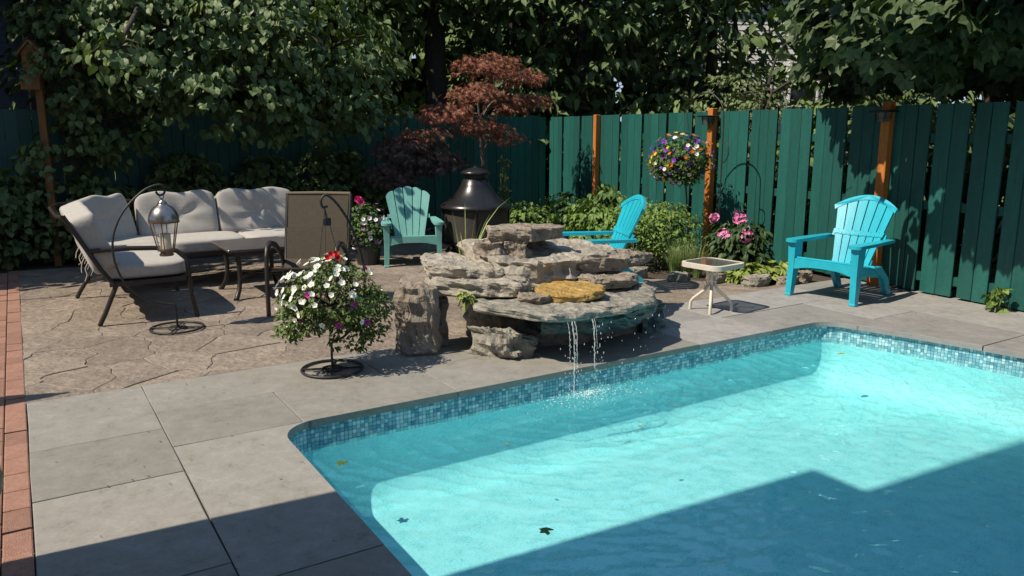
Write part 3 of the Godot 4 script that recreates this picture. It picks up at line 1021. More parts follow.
# ---------- rocks ----------
func rock(b: B, poly: Array, y0: float, y1: float, sd: int, slope := Vector2.ZERO, rough := 0.03, taper := 0.06, dome := 0.0) -> void:
	# an outline in (x, z) raised to a rough slab with broken, layered sides
	var nz := noise(sd, 1.0, 4)
	var c := Vector2.ZERO
	for p in poly:
		c += p / float(poly.size())
	var seg := 72
	var per := 0.0
	var n := poly.size()
	for i in n:
		per += poly[i].distance_to(poly[(i + 1) % n])
	var ol := []
	var at := 0
	var left := 0.0
	var pos: Vector2 = poly[0]
	for s in seg:
		ol.append(pos)
		var go := per / seg
		while go > 0.0:
			var e: Vector2 = poly[(at + 1) % n]
			var d := pos.distance_to(e)
			if d > go:
				pos = pos.move_toward(e, go)
				go = 0.0
			else:
				go -= d
				pos = e
				at = (at + 1) % n
	var rows := []
	var hgt := y1 - y0
	# from the middle of the top, over the edge, down the side, to the middle of the base
	var plan := [[0.0, 1.0, 0], [0.15, 1.0, 0], [0.3, 1.0, 0], [0.44, 1.0, 0], [0.57, 1.0, 0], [0.69, 1.0, 0], [0.8, 1.0, 0], [0.89, 1.0, 0], [0.96, 1.0, 0], [0.995, 0.97, 1], [1.0, 0.88, 1], [1.005, 0.78, 1], [0.995, 0.62, 1], [0.99, 0.5, 1], [0.975, 0.34, 1], [0.965, 0.2, 1], [0.945, 0.06, 1], [0.9, 0.0, 2], [0.0, 0.0, 2]]
	for r in plan:
		var row := []
		for s in seg:
			var f: float = r[0]
			var p: Vector2 = c.lerp(ol[s], f)
			var y: float = y0 + hgt * r[1]
			if r[2] < 2:
				y += (p - c).dot(slope) * (0.4 + 0.6 * r[1])
			p = p.lerp(c, taper * r[1] if f > 0.5 else 0.0)
			var w := nz.get_noise_3d(p.x * 3.2, y * 9.0 + sd, p.y * 3.2)
			var w2 := nz.get_noise_3d(p.x * 9.0, y * 12.0, p.y * 9.0 + sd)
			if r[2] == 1:
				var od: Vector2 = (ol[s] - c).normalized()
				var w3 := nz.get_noise_3d(p.x * 26.0, y * 30.0, p.y * 26.0)
				p += od * (w * rough * 1.5 + w2 * rough * 1.1 + w3 * 0.008)
				y += w2 * rough * 0.45
			elif r[2] == 0:
				y += (nz.get_noise_2d(p.x * 2.2 + sd, p.y * 2.2) * 0.9 + nz.get_noise_2d(p.x * 8.0, p.y * 8.0 + sd) * 0.6) * rough + nz.get_noise_2d(p.x * 28.0, p.y * 28.0 + sd) * 0.008 + dome * (1.0 - f * f)
				if f > 0.85:
					p += (ol[s] - c).normalized() * w * rough
			row.append(Vector3(p.x, y, p.y))
		rows.append(row)
	b.flat()
	for i in rows.size() - 1:
		for s in seg:
			var k := (s + 1) % seg
			var out: Vector3 = Vector3.UP if i < 9 else (Vector3.DOWN if i > 16 else Vector3(ol[s].x - c.x, 0, ol[s].y - c.y))
			if i == 0:
				b.to(rows[0][0], rows[1][s], rows[1][k], out)
			elif i == rows.size() - 2:
				b.to(rows[i][s], rows[i][k], rows[i + 1][0], out)
			else:
				b.qo(rows[i][s], rows[i][k], rows[i + 1][k], rows[i + 1][s], out)

func V(a: Array) -> Array:
	var r := []
	for i in range(0, a.size(), 2):
		r.append(Vector2(a[i], a[i + 1]))
	return r

func build_waterfall() -> void:
	var o := Vector3(3.5, 0, -5.0)
	var w := thing("rock_waterfall", "stacked stone waterfall spilling into the pool", "waterfall", o)
	var stones := [
		# outline, y0, y1, material, slope, roughness, label
		[[2.85, -4.72, 3.4, -4.5, 4.15, -4.55, 4.4, -4.9, 4.3, -5.6, 3.4, -5.8, 2.85, -5.4], -0.02, 0.22, "rock_brown", Vector2.ZERO, 0.03, ""],
		[[2.53, -4.74, 2.6, -4.52, 2.74, -4.42, 2.9, -4.42, 3.02, -4.5, 2.95, -4.7, 2.75, -4.8], -0.02, 0.17, "rock_grey", Vector2(-0.22, 0.1), 0.05, "pale broken boulder at the foot of the fall"],
		[[2.95, -4.42, 3.35, -4.22, 3.8, -4.26, 4.2, -4.42, 4.42, -4.66, 4.35, -5.1, 3.6, -5.2, 3.0, -5.0], 0.14, 0.29, "rock_wet", Vector2(-0.02, 0), 0.035, "wet greenish stone under the spillway"],
		[[4.1, -4.5, 4.32, -4.48, 4.5, -4.66, 4.5, -5.0, 4.2, -5.1], -0.02, 0.2, "rock_wet", Vector2.ZERO, 0.04, ""],
		[[2.48, -4.66, 2.6, -4.44, 2.7, -4.24, 2.82, -4.1, 3.0, -4.05, 3.56, -4.06, 3.66, -4.13, 3.98, -4.2, 4.15, -4.4, 4.4, -4.62, 4.46, -4.85, 4.3, -5.2, 3.4, -5.3, 2.7, -5.05], 0.31, 0.362, "rock_grey", Vector2(-0.028, 0.0), 0.022, "flat grey spillway slab"],
		[[2.32, -5.02, 2.56, -4.82, 2.9, -4.62, 3.1, -4.66, 3.16, -5.1, 2.95, -5.5, 2.5, -5.4], 0.39, 0.49, "rock_tan", Vector2(-0.06, 0.02), 0.03, ""],
		[[2.4, -5.2, 2.66, -5.0, 2.96, -4.92, 3.06, -5.2, 2.95, -5.7, 2.6, -5.65], 0.48, 0.57, "rock_tan", Vector2(-0.05, -0.05), 0.035, ""],
		[[2.92, -5.0, 3.25, -4.86, 3.75, -4.9, 4.2, -5.0, 4.5, -5.2, 4.3, -5.6, 3.8, -5.85, 3.1, -5.9], 0.36, 0.6, "rock_tan", Vector2(-0.03, -0.08), 0.05, "large rough boulder in the middle of the stack"],
		[[3.72, -4.9, 4.2, -4.84, 4.7, -5.06, 4.92, -5.2, 4.6, -5.42, 4.0, -5.6], 0.45, 0.535, "rock_brown", Vector2(-0.07, 0), 0.035, ""],
		[[3.66, -4.62, 4.02, -4.56, 4.3, -4.76, 4.12, -5.05, 3.75, -5.05], 0.37, 0.435, "rock_brown", Vector2(-0.03, 0), 0.03, ""],
		[[3.0, -4.5, 3.1, -4.36, 3.3, -4.3, 3.52, -4.34, 3.68, -4.48, 3.72, -4.72, 3.58, -4.88, 3.32, -4.9, 3.1, -4.72], 0.375, 0.425, "rock_amber", Vector2(-0.01, 0.0), 0.018, "amber yellow flat stone wet from the water"],
		[[2.84, -4.52, 2.94, -4.4, 3.06, -4.42, 3.04, -4.6, 2.92, -4.64], 0.375, 0.43, "rock_brown", Vector2.ZERO, 0.025, ""],
		[[2.95, -4.7, 3.03, -4.66, 3.08, -4.72, 3.02, -4.8, 2.95, -4.78], 0.42, 0.5, "rock_tan", Vector2.ZERO, 0.03, ""],
		[[2.96, -5.22, 3.08, -5.14, 3.2, -5.2, 3.18, -5.42, 3.0, -5.42], 0.6, 0.715, "rock_brown", Vector2.ZERO, 0.035, ""],
		[[3.14, -5.16, 3.3, -5.08, 3.42, -5.16, 3.38, -5.36, 3.2, -5.36], 0.58, 0.715, "rock_brown", Vector2.ZERO, 0.03, ""],
		[[3.55, -5.4, 3.72, -5.35, 3.8, -5.5, 3.65, -5.62], 0.58, 0.71, "rock_brown", Vector2.ZERO, 0.03, ""],
		[[3.02, -5.24, 3.36, -5.08, 3.78, -5.16, 3.9, -5.34, 3.66, -5.62, 3.24, -5.6], 0.705, 0.8, "rock_brown", Vector2(-0.02, 0.02), 0.025, "flat brown cap stone on top of the stack"]]
	var i := 0
	for s in stones:
		var b := B.new(o)
		var ol := V(s[0]).map(func(v): return Vector2(3.42 + (v.x - 3.42) * 0.9, v.y))
		rock(b, ol, s[1], s[2], 100 + i, s[4], s[5])
		obj(b, "stone", mats[s[3]], w, s[6])
		i += 1
	# water: thin broken streams and drops from the spillway, falling to the pool
	var rng := RandomNumberGenerator.new()
	rng.seed = 12
	var streams := [[3.0, -4.04, 0.005, 1.0], [3.02, -4.035, 0.0035, 0.7], [3.16, -4.03, 0.0045, 0.72], [3.18, -4.03, 0.0025, 0.45], [2.965, -4.04, 0.0025, 0.5]]
	for s in streams:
		var b := B.new(o)
		var pts := []
		var rad := []
		var k := 0
		var y := 0.33
		var stop: float = 0.33 - 0.5 * s[3]
		while y > stop:
			pts.append(Vector3(s[0] + rng.randf_range(-0.003, 0.003), y, s[1] + 0.035 * (1.0 - exp(-k * 0.25)) + rng.randf_range(-0.002, 0.002)))
			rad.append(s[2] * (0.35 + 0.65 * absf(sin(k * 1.3 + s[0] * 40.0))) * (1.0 if y > stop + 0.03 else 0.3))
			y -= 0.016
			k += 1
		b.tube(pts, rad, 6)
		obj(b, "water_stream", mats.drop, w)
	var b := B.new(o)
	for k in 150:
		var s: Array = streams[rng.randi() % streams.size()]
		var c := Vector3(s[0] + rng.randfn(0, 0.03), rng.randf_range(-0.16, 0.3), s[1] + 0.04 + rng.randfn(0, 0.012))
		if rng.randf() < 0.35:
			c.x = rng.randf_range(2.8, 4.1)
			c.z = -4.03 - 0.25 * pow(absf(c.x - 3.25) / 0.8, 2.0) + 0.03
		var r := rng.randf_range(0.0012, 0.0035)
		b.smooth()
		b.lathe(c, [Vector2(0, -r * 2.6), Vector2(r, -r * 0.6), Vector2(r * 0.8, r * 0.8), Vector2(0, r * 3.2)], 6)
	stuff(obj(b, "droplets", mats.drop, w))
	b = B.new(o)
	for k in 900:
		var a := rng.randf() * TAU
		var d := absf(rng.randfn(0, 0.16))
		var c := Vector3(3.07 + cos(a) * d * 1.7, WATER + 0.004 + 0.03 * exp(-d * 14.0) * rng.randf(), -3.93 + sin(a) * d * 0.7)
		var r := rng.randf_range(0.0008, 0.0028)
		b.lathe(c, [Vector2(r, -r * 0.3), Vector2(r * 0.8, r * 0.5), Vector2(0, r * 0.8)], 6)
	stuff(obj(b, "splash_foam", mats.foam, w))
	# upright stone on the deck beside the fall, with a black wire curl before it
	var u := thing("standing_stone", "upright rough brown stone standing beside the waterfall on the deck", "stone", Vector3(2.33, 0, -4.98))
	b = B.new(u.position)
	rock(b, V([2.15, -5.02, 2.22, -4.9, 2.4, -4.84, 2.5, -4.92, 2.47, -5.1, 2.25, -5.14]), -0.01, 0.49, 140, Vector2(-0.1, 0), 0.035, 0.14)
	obj(b, "stone", mats.rock_brown, u)
	b = B.new(u.position)
	rock(b, V([2.46, -5.06, 2.58, -5.0, 2.62, -5.1, 2.5, -5.2]), -0.01, 0.36, 141, Vector2.ZERO, 0.03, 0.1)
	obj(b, "side_stone", mats.rock_brown, u)
	# edging stones of the planting bed
	var es := [[5.9, -6.05, 0.17], [6.15, -5.75, 0.15], [6.42, -5.42, 0.19], [6.72, -5.3, 0.17], [5.62, -6.42, 0.18], [7.02, -5.33, 0.14]]
	for k in es.size():
		var p := Vector3(es[k][0], 0, es[k][1])
		var e := []
		var q: float = es[k][2]
		for j in 7:
			var a := TAU * j / 7
			e.append(Vector2(p.x + cos(a + 0.3) * q * rng.randf_range(0.75, 1.1), p.z + sin(a + 0.3) * q * 0.55 * rng.randf_range(0.8, 1.1)))
		b = B.new(p)
		rock(b, e, -0.02, rng.randf_range(0.07, 0.1), 160 + k, Vector2.ZERO, 0.02)
		var so := obj(b, "edging_stone", mats.rock_brown if k % 2 else mats.rock_grey)
		so.position = p
		tag(so, ["low rough edging stone under the ornamental grass", "low edging stone between the ornamental grass and the hosta", "low edging stone at the tip of the planting bed", "low edging stone in front of the yellow green hosta", "low edging stone under the bushy light green shrub", "low edging stone beside the lone turquoise chair"][k], "stone", "edging stones of the planting bed")

# ---------- furniture ----------
func adirondack(label: String, at: Vector3, turn: float, m: Material, slats: int, rimmed: bool) -> Node3D:
	var t := thing("adirondack_chair", label, "chair", at, turn, "")
	var b: B
	for s in [-1.0, 1.0]:
		# front leg: broad under the arm, narrow at the foot
		b = B.new()
		var f := func(y: float, zc: float, w: float, d: float, x: float) -> Array: return [Vector3(x - w / 2, y, zc - d / 2), Vector3(x + w / 2, y, zc - d / 2), Vector3(x + w / 2, y, zc + d / 2), Vector3(x - w / 2, y, zc + d / 2)]
		b.hexa(f.call(0.0, 0.36, 0.055, 0.06, s * 0.325), f.call(0.3, 0.33, 0.06, 0.1, s * 0.315))
		b.hexa(f.call(0.3, 0.33, 0.06, 0.1, s * 0.315), f.call(0.525, 0.325, 0.075, 0.13, s * 0.315))
		b.box(Vector3(s * 0.325, 0.012, 0.36), Vector3(0.064, 0.024, 0.072), 0.006)
		obj(b, "leg", m, t)
		# rear leg sweeps back from the seat
		b = B.new()
		b.hexa(f.call(0.0, -0.42, 0.05, 0.07, s * 0.25), f.call(0.17, -0.33, 0.05, 0.1, s * 0.25))
		b.hexa(f.call(0.17, -0.33, 0.05, 0.1, s * 0.25), f.call(0.3, -0.12, 0.05, 0.16, s * 0.262))
		obj(b, "leg", m, t)
		b = B.new()
		b.bar(Vector3(s * 0.272, 0.315, 0.33), Vector3(s * 0.255, 0.235, -0.2), 0.09, 0.028, Vector3.UP)
		obj(b, "side_rail", m, t)
		# arm, rounded at the front
		b = B.new()
		var arm := PackedVector2Array()
		for k in 9:
			var a := PI * k / 8.0
			arm.append(Vector2(cos(a) * 0.062, 0.385 + sin(a) * 0.045))
		arm.append(Vector2(-0.058, 0.1))
		arm.append(Vector2(-0.04, -0.3))
		arm.append(Vector2(0.03, -0.3))
		arm.append(Vector2(0.058, 0.1))
		b.prism(arm, func(v): return Vector3(s * (0.315 + v.x), 0.525, v.y), Vector3(0, 0.03, 0))
		obj(b, "armrest", m, t)
	# seat: arched apron and slats that dip to the back
	b = B.new()
	var ap := PackedVector2Array([Vector2(-0.29, 0.37), Vector2(-0.29, 0.27)])
	for k in 9:
		var u := -0.27 + 0.54 * k / 8.0
		ap.append(Vector2(u, 0.3 - 0.03 * pow(absf(u) / 0.27, 3.0)))
	ap.append(Vector2(0.29, 0.27))
	ap.append(Vector2(0.29, 0.37))
	b.prism(ap, func(v): return Vector3(v.x, v.y, 0.345), Vector3(0, 0, 0.03))
	obj(b, "apron", m, t)
	for k in 6:
		var u := k / 5.0
		var z := lerpf(0.325, -0.13, u)
		var y := 0.372 - 0.075 * u - 0.03 * sin(u * PI)
		b = B.new()
		b.box(Vector3(0, y, z), Vector3(0.545, 0.02, 0.08), 0.006, Basis(Vector3.RIGHT, -0.16))
		obj(b, "seat_slat", m, t)
	# fan back
	var base := Vector3(0, 0.27, -0.16)
	var up := Vector3(0, 0.68, -0.3).normalized()
	var nrm := Vector3(0, 0.3, 0.68).normalized()
	var ht := 0.735
	for k in slats:
		var u := (k + 0.5) / slats * 2.0 - 1.0
		var hw := 1.0 / slats
		var l := PackedVector2Array()
		var gap := 0.006 / 0.3
		var side := func(uu: float, vv: float) -> Vector2: return Vector2(uu * lerpf(0.18, 0.315, vv / ht) , vv)
		var topv := func(uu: float) -> float: return ht - 0.135 * uu * uu
		for vv in [0.0, 0.3, 0.5]:
			l.append(side.call(u - hw + gap, vv))
		var n := 6
		for j in n + 1:
			var uu: float = lerpf(u - hw + gap, u + hw - gap, j / float(n))
			var round_off := 0.0 if rimmed else 0.018 * pow(absf(j / float(n) * 2.0 - 1.0), 3.0)
			l.append(side.call(uu, topv.call(uu) - round_off - (0.03 if rimmed else 0.0)))
		for vv in [0.5, 0.3, 0.0]:
			l.append(side.call(u + hw - gap, vv))
		b = B.new()
		# the back is gently dished
		b.prism(l, func(v): return base + Vector3(v.x, 0, 0) + up * v.y + nrm * (0.35 * v.x * v.x), nrm * 0.02)
		obj(b, "back_slat", m, t)
	if rimmed:
		b = B.new()
		var rim := PackedVector2Array()
		for j in 17:
			var uu := -1.0 + 2.0 * j / 16.0
			rim.append(Vector2(uu * 0.315, ht - 0.135 * uu * uu))
		for j in range(16, -1, -1):
			var uu := -1.0 + 2.0 * j / 16.0
			rim.append(Vector2(uu * 0.3, ht - 0.05 - 0.13 * uu * uu))
		b.prism(rim, func(v): return base + Vector3(v.x, 0, 0) + up * v.y + nrm * (0.35 * v.x * v.x - 0.003), nrm * 0.029)
		obj(b, "back_rim", m, t)
	for v in [0.32, 0.06]:
		b = B.new()
		var w := 0.2 if v < 0.2 else 0.27
		var pts := []
		for j in 7:
			var x := lerpf(-w, w, j / 6.0)
			pts.append(base + Vector3(x, 0, 0) + up * v + nrm * (0.35 * x * x - 0.012 + (0.0 if v < 0.2 else 0.002)))
		for j in 6:
			b.bar(pts[j], pts[j + 1], 0.05, 0.02, up)
		obj(b, "back_rail", m, t)
	if rimmed:
		b = B.new()
		for j in 12:
			var x0 := lerpf(-0.25, 0.25, j / 12.0)
			var x1 := lerpf(-0.25, 0.25, (j + 1) / 12.0)
			var e := func(x: float, i: int) -> Vector3: return base + Vector3(x, 0, 0) + up * (0.33 + 0.012 * (i % 2)) + nrm * (0.35 * x * x + 0.022)
			b.bar(e.call(x0, j), e.call(x1, j + 1), 0.05, 0.012, up)
		obj(b, "back_band", m, t)
	return t

func tuft(p: Vector3, sd: float, dir: int) -> Vector3:
	# pulled-in button and soft folds on a cushion's face
	var a := p.z if dir == 0 else p.x
	var f := p.x if dir == 0 else p.z
	var v := p.y
	var d := Vector2(a, v).length()
	var dip := 0.34 * exp(-d * d * 12.0)
	var ang := atan2(v, a)
	var fold := 0.14 * exp(-pow(d - 0.45, 2.0) * 6.0) * (0.5 + 0.5 * cos(ang * 5.0 + sd))
	var r := 1.0 - dip - fold + 0.04 * sin(a * 5.0 + sd) * cos(v * 4.0)
	if dir == 0:
		return Vector3(f * r, v + 0.05 * sin(a * 6.0 + sd), a)
	return Vector3(a, v + 0.05 * sin(a * 6.0 + sd), f * r)

func build_sofa() -> void:
	var o := Vector3(1.2, 0, -8.2)
	var t := thing("sectional_sofa", "bronze framed outdoor sectional sofa with tufted beige cushions", "sofa", o)
	var b: B
	var tube := func(pts: Array, r: float, called: String):
		b = B.new(o)
		b.tube(pts, r, 8)
		obj(b, called, mats.bronze, t)
	# near end: back post, curving arm, legs
	tube.call([Vector3(0.6, 0.31, -7.05), Vector3(0.5, 0.46, -7.05), Vector3(0.36, 0.74, -7.05), Vector3(0.27, 0.91, -7.06)], 0.019, "back_post")
	tube.call([Vector3(0.6, 0.33, -7.05), Vector3(0.56, 0.24, -7.05), Vector3(0.5, 0.1, -7.06), Vector3(0.45, 0.0, -7.07)], 0.019, "leg")
	tube.call([Vector3(0.43, 0.62, -7.05), Vector3(0.7, 0.625, -7.05), Vector3(0.95, 0.61, -7.04), Vector3(1.08, 0.575, -7.04), Vector3(1.15, 0.5, -7.03), Vector3(1.16, 0.36, -7.03)], 0.02, "arm")
	tube.call([Vector3(1.16, 0.36, -7.03), Vector3(1.165, 0.2, -7.02), Vector3(1.2, 0.0, -7.02)], 0.018, "leg")
	tube.call([Vector3(0.56, 0.33, -8.38), Vector3(0.5, 0.22, -8.4), Vector3(0.4, 0.06, -8.42), Vector3(0.37, 0.0, -8.43)], 0.019, "leg")
	tube.call([Vector3(0.6, 0.22, -8.2), Vector3(0.5, 0.16, -8.4)], 0.014, "brace")
	tube.call([Vector3(1.2, 0.33, -8.35), Vector3(1.22, 0.15, -8.33), Vector3(1.25, 0.0, -8.3)], 0.018, "leg")
	tube.call([Vector3(2.76, 0.33, -8.38), Vector3(2.78, 0.15, -8.36), Vector3(2.8, 0.0, -8.34)], 0.018, "leg")
	tube.call([Vector3(2.76, 0.33, -9.05), Vector3(2.8, 0.15, -9.1), Vector3(2.84, 0.0, -9.15)], 0.018, "leg")
	tube.call([Vector3(0.27, 0.9, -7.06), Vector3(0.25, 0.85, -7.7), Vector3(0.23, 0.86, -8.5), Vector3(0.3, 0.86, -8.9), Vector3(0.55, 0.86, -9.22), Vector3(1.0, 0.84, -9.27), Vector3(2.78, 0.84, -9.27)], 0.017, "back_rail")
	tube.call([Vector3(0.45, 0.55, -7.06), Vector3(0.45, 0.55, -8.6), Vector3(0.7, 0.55, -9.05), Vector3(2.8, 0.55, -9.12)], 0.013, "back_rail")
	tube.call([Vector3(2.8, 0.33, -9.05), Vector3(2.82, 0.6, -9.15), Vector3(2.8, 0.84, -9.28)], 0.018, "back_post")
	tube.call([Vector3(2.8, 0.6, -9.16), Vector3(2.8, 0.6, -8.6), Vector3(2.8, 0.54, -8.4), Vector3(2.76, 0.33, -8.38)], 0.02, "arm")
	for k in 5:
		var z := -7.3 - k * 0.28
		tube.call([Vector3(0.6, 0.33, z), Vector3(0.45, 0.55, z), Vector3(0.26, 0.86, z)], 0.008, "back_rod")
	b = B.new(o)
	b.box(Vector3(0.86, 0.335, -7.05), Vector3(0.62, 0.04, 0.03), 0.004)
	b.box(Vector3(1.15, 0.335, -7.68), Vector3(0.03, 0.04, 1.29), 0.004)
	b.box(Vector3(0.58, 0.335, -7.98), Vector3(0.03, 0.04, 1.9), 0.004)
	b.box(Vector3(1.95, 0.335, -8.38), Vector3(1.64, 0.04, 0.03), 0.004)
	b.box(Vector3(1.68, 0.335, -9.05), Vector3(2.2, 0.04, 0.03), 0.004)
	b.box(Vector3(0.86, 0.35, -7.7), Vector3(0.56, 0.008, 1.26))
	b.box(Vector3(1.68, 0.35, -8.72), Vector3(2.16, 0.008, 0.62))
	obj(b, "seat_frame", mats.bronze, t)
	# cushions
	var seat := func(c: Vector3, h: Vector3):
		b = B.new(o)
		b.puff(c, h, 6.0, 12, Basis(), func(p): return Vector3(p.x, p.y * (1.0 + 0.12 * (1.0 - p.x * p.x) * (1.0 - p.z * p.z)), p.z))
		obj(b, "seat_cushion", mats.cushion, t)
	seat.call(Vector3(0.86, 0.425, -7.72), Vector3(0.335, 0.075, 0.66))
	seat.call(Vector3(0.84, 0.425, -8.73), Vector3(0.36, 0.075, 0.34))
	seat.call(Vector3(1.6, 0.42, -8.71), Vector3(0.39, 0.075, 0.345))
	seat.call(Vector3(2.39, 0.42, -8.71), Vector3(0.39, 0.075, 0.345))
	var back := func(c: Vector3, h: Vector3, bs: Basis, dir: int, sd: float):
		b = B.new(o)
		b.puff(c, h, 8.0, 20, bs, func(p): return tuft(p, sd, dir))
		obj(b, "back_cushion", mats.cushion, t)
	back.call(Vector3(0.47, 0.68, -7.4), Vector3(0.105, 0.25, 0.33), Basis(Vector3.BACK, 0.36), 0, 0.4)
	back.call(Vector3(0.47, 0.68, -8.08), Vector3(0.105, 0.25, 0.34), Basis(Vector3.BACK, 0.36), 0, 1.7)
	back.call(Vector3(0.68, 0.68, -8.8), Vector3(0.34, 0.25, 0.105), Basis(Vector3.UP, PI / 4) * Basis(Vector3.RIGHT, -0.3), 1, 2.9)
	back.call(Vector3(1.42, 0.675, -9.06), Vector3(0.4, 0.25, 0.11), Basis(Vector3.RIGHT, -0.3), 1, 4.1)
	back.call(Vector3(2.25, 0.68, -9.06), Vector3(0.42, 0.25, 0.11), Basis(Vector3.RIGHT, -0.28), 1, 5.3)
	# tie strings of the near cushion
	for k in 4:
		b = B.new(o)
		var z := -7.3 - 0.35 * k
		b.tube([Vector3(0.44, 0.52, z), Vector3(0.4, 0.45, z + 0.03), Vector3(0.41 - 0.02 * (k % 2), 0.4, z + 0.04), Vector3(0.39, 0.35 + 0.02 * k, z + 0.06)], 0.0045, 5)
		b.tube([Vector3(0.44, 0.52, z), Vector3(0.46, 0.42, z - 0.03), Vector3(0.44, 0.38, z - 0.02)], 0.0045, 5)
		obj(b, "tie_string", mats.cushion, t)

func build_coffee_table() -> void:
	var o := Vector3(1.92, 0, -7.83)
	var t := thing("coffee_table", "low dark bronze coffee table before the sofa", "table", o)
	var b := B.new()
	b.box(Vector3(0, 0.475, 0), Vector3(0.68, 0.03, 0.76), 0.008)
	obj(b, "table_top", mats.tabletop, t)
	b = B.new()
	for r in [[0.0, 0.31, 0.56, 0.025], [0.0, -0.31, 0.56, 0.025]]:
		b.box(Vector3(r[0], 0.435, r[1]), Vector3(r[2], 0.04, r[3]), 0.003)
	for s in [-1.0, 1.0]:
		b.box(Vector3(s * 0.27, 0.435, 0), Vector3(0.025, 0.04, 0.59), 0.003)
	obj(b, "apron", mats.bronze, t)
	for sx in [-1.0, 1.0]:
		for sz in [-1.0, 1.0]:
			b = B.new()
			var p := func(r: float, y: float) -> Vector3: return Vector3(sx * (0.24 + r), y, sz * (0.28 + r))
			b.tube([p.call(0.0, 0.455), p.call(-0.015, 0.34), p.call(-0.02, 0.2), p.call(0.0, 0.09), p.call(0.035, 0.015), p.call(0.05, 0.0)], [0.025, 0.024, 0.022, 0.022, 0.024, 0.024], 8)
			obj(b, "leg", mats.bronze, t)
	b = B.new()
	b.tube([Vector3(-0.22, 0.2, -0.26), Vector3(0.22, 0.2, 0.26)], 0.01, 6)
	b.tube([Vector3(-0.22, 0.2, 0.26), Vector3(0.22, 0.2, -0.26)], 0.01, 6)
	obj(b, "stretcher", mats.bronze, t)

func build_sling_chair() -> void:
	var t := thing("sling_armchair", "bronze patio armchair with brown sling mesh back behind the petunias", "chair", Vector3(2.124, 0, -6.76), -0.58)
	var b: B
	for s in [-1.0, 1.0]:
		var x: float = s * 0.3
		b = B.new()
		b.tube([Vector3(x, 0.0, 0.28), Vector3(x, 0.3, 0.27), Vector3(x, 0.52, 0.25)], 0.02, 8)
		obj(b, "leg", mats.bronze, t)
		b = B.new()
		b.tube([Vector3(x, 0.5, 0.252), Vector3(x, 0.585, 0.22), Vector3(x, 0.615, 0.13), Vector3(x, 0.59, 0.02), Vector3(x, 0.52, -0.1), Vector3(x, 0.42, -0.19), Vector3(x, 0.36, -0.21)], [0.02, 0.023, 0.025, 0.025, 0.023, 0.02, 0.018], 8)
		obj(b, "arm", mats.bronze, t)
		b = B.new()
		b.tube([Vector3(x, 0.36, -0.18), Vector3(x, 0.18, -0.27), Vector3(x, 0.0, -0.33)], 0.019, 8)
		obj(b, "leg", mats.bronze, t)
		b = B.new()
		b.tube([Vector3(x * 0.92, 0.4, 0.25), Vector3(x * 0.92, 0.36, 0.0), Vector3(x * 0.92, 0.34, -0.17), Vector3(x * 0.94, 0.42, -0.23), Vector3(x * 0.96, 0.7, -0.32), Vector3(x * 0.97, 1.0, -0.42)], 0.018, 8)
		obj(b, "side_rail", mats.bronze, t)
	b = B.new()
	var prof := [Vector3(0, 0.415, 0.25), Vector3(0, 0.37, 0.05), Vector3(0, 0.355, -0.13), Vector3(0, 0.42, -0.215), Vector3(0, 0.7, -0.3), Vector3(0, 0.985, -0.4)]
	for k in prof.size() - 1:
		var w0 := 0.27
		var a: Vector3 = prof[k]
		var c: Vector3 = prof[k + 1]
		var n := Vector3.RIGHT.cross(c - a).normalized() * 0.004
		b.hexa([a - Vector3(w0, 0, 0) - n, a + Vector3(w0, 0, 0) - n, a + Vector3(w0, 0, 0) + n, a - Vector3(w0, 0, 0) + n], [c - Vector3(w0 + 0.01, 0, 0) - n, c + Vector3(w0 + 0.01, 0, 0) - n, c + Vector3(w0 + 0.01, 0, 0) + n, c - Vector3(w0 + 0.01, 0, 0) + n])
	obj(b, "sling", mats.sling, t)
	b = B.new()
	b.tube([Vector3(-0.29, 1.0, -0.42), Vector3(0, 1.005, -0.42), Vector3(0.29, 1.0, -0.42)], 0.017, 8)
	obj(b, "top_rail", mats.sling_hem, t, "pale hem along the top of the sling")
	b = B.new()
	b.tube([Vector3(-0.29, 0.24, 0.26), Vector3(0.29, 0.24, 0.26)], 0.013, 8)
	b.tube([Vector3(-0.28, 0.17, -0.27), Vector3(0.28, 0.17, -0.27)], 0.013, 8)
	obj(b, "stretcher", mats.bronze, t)

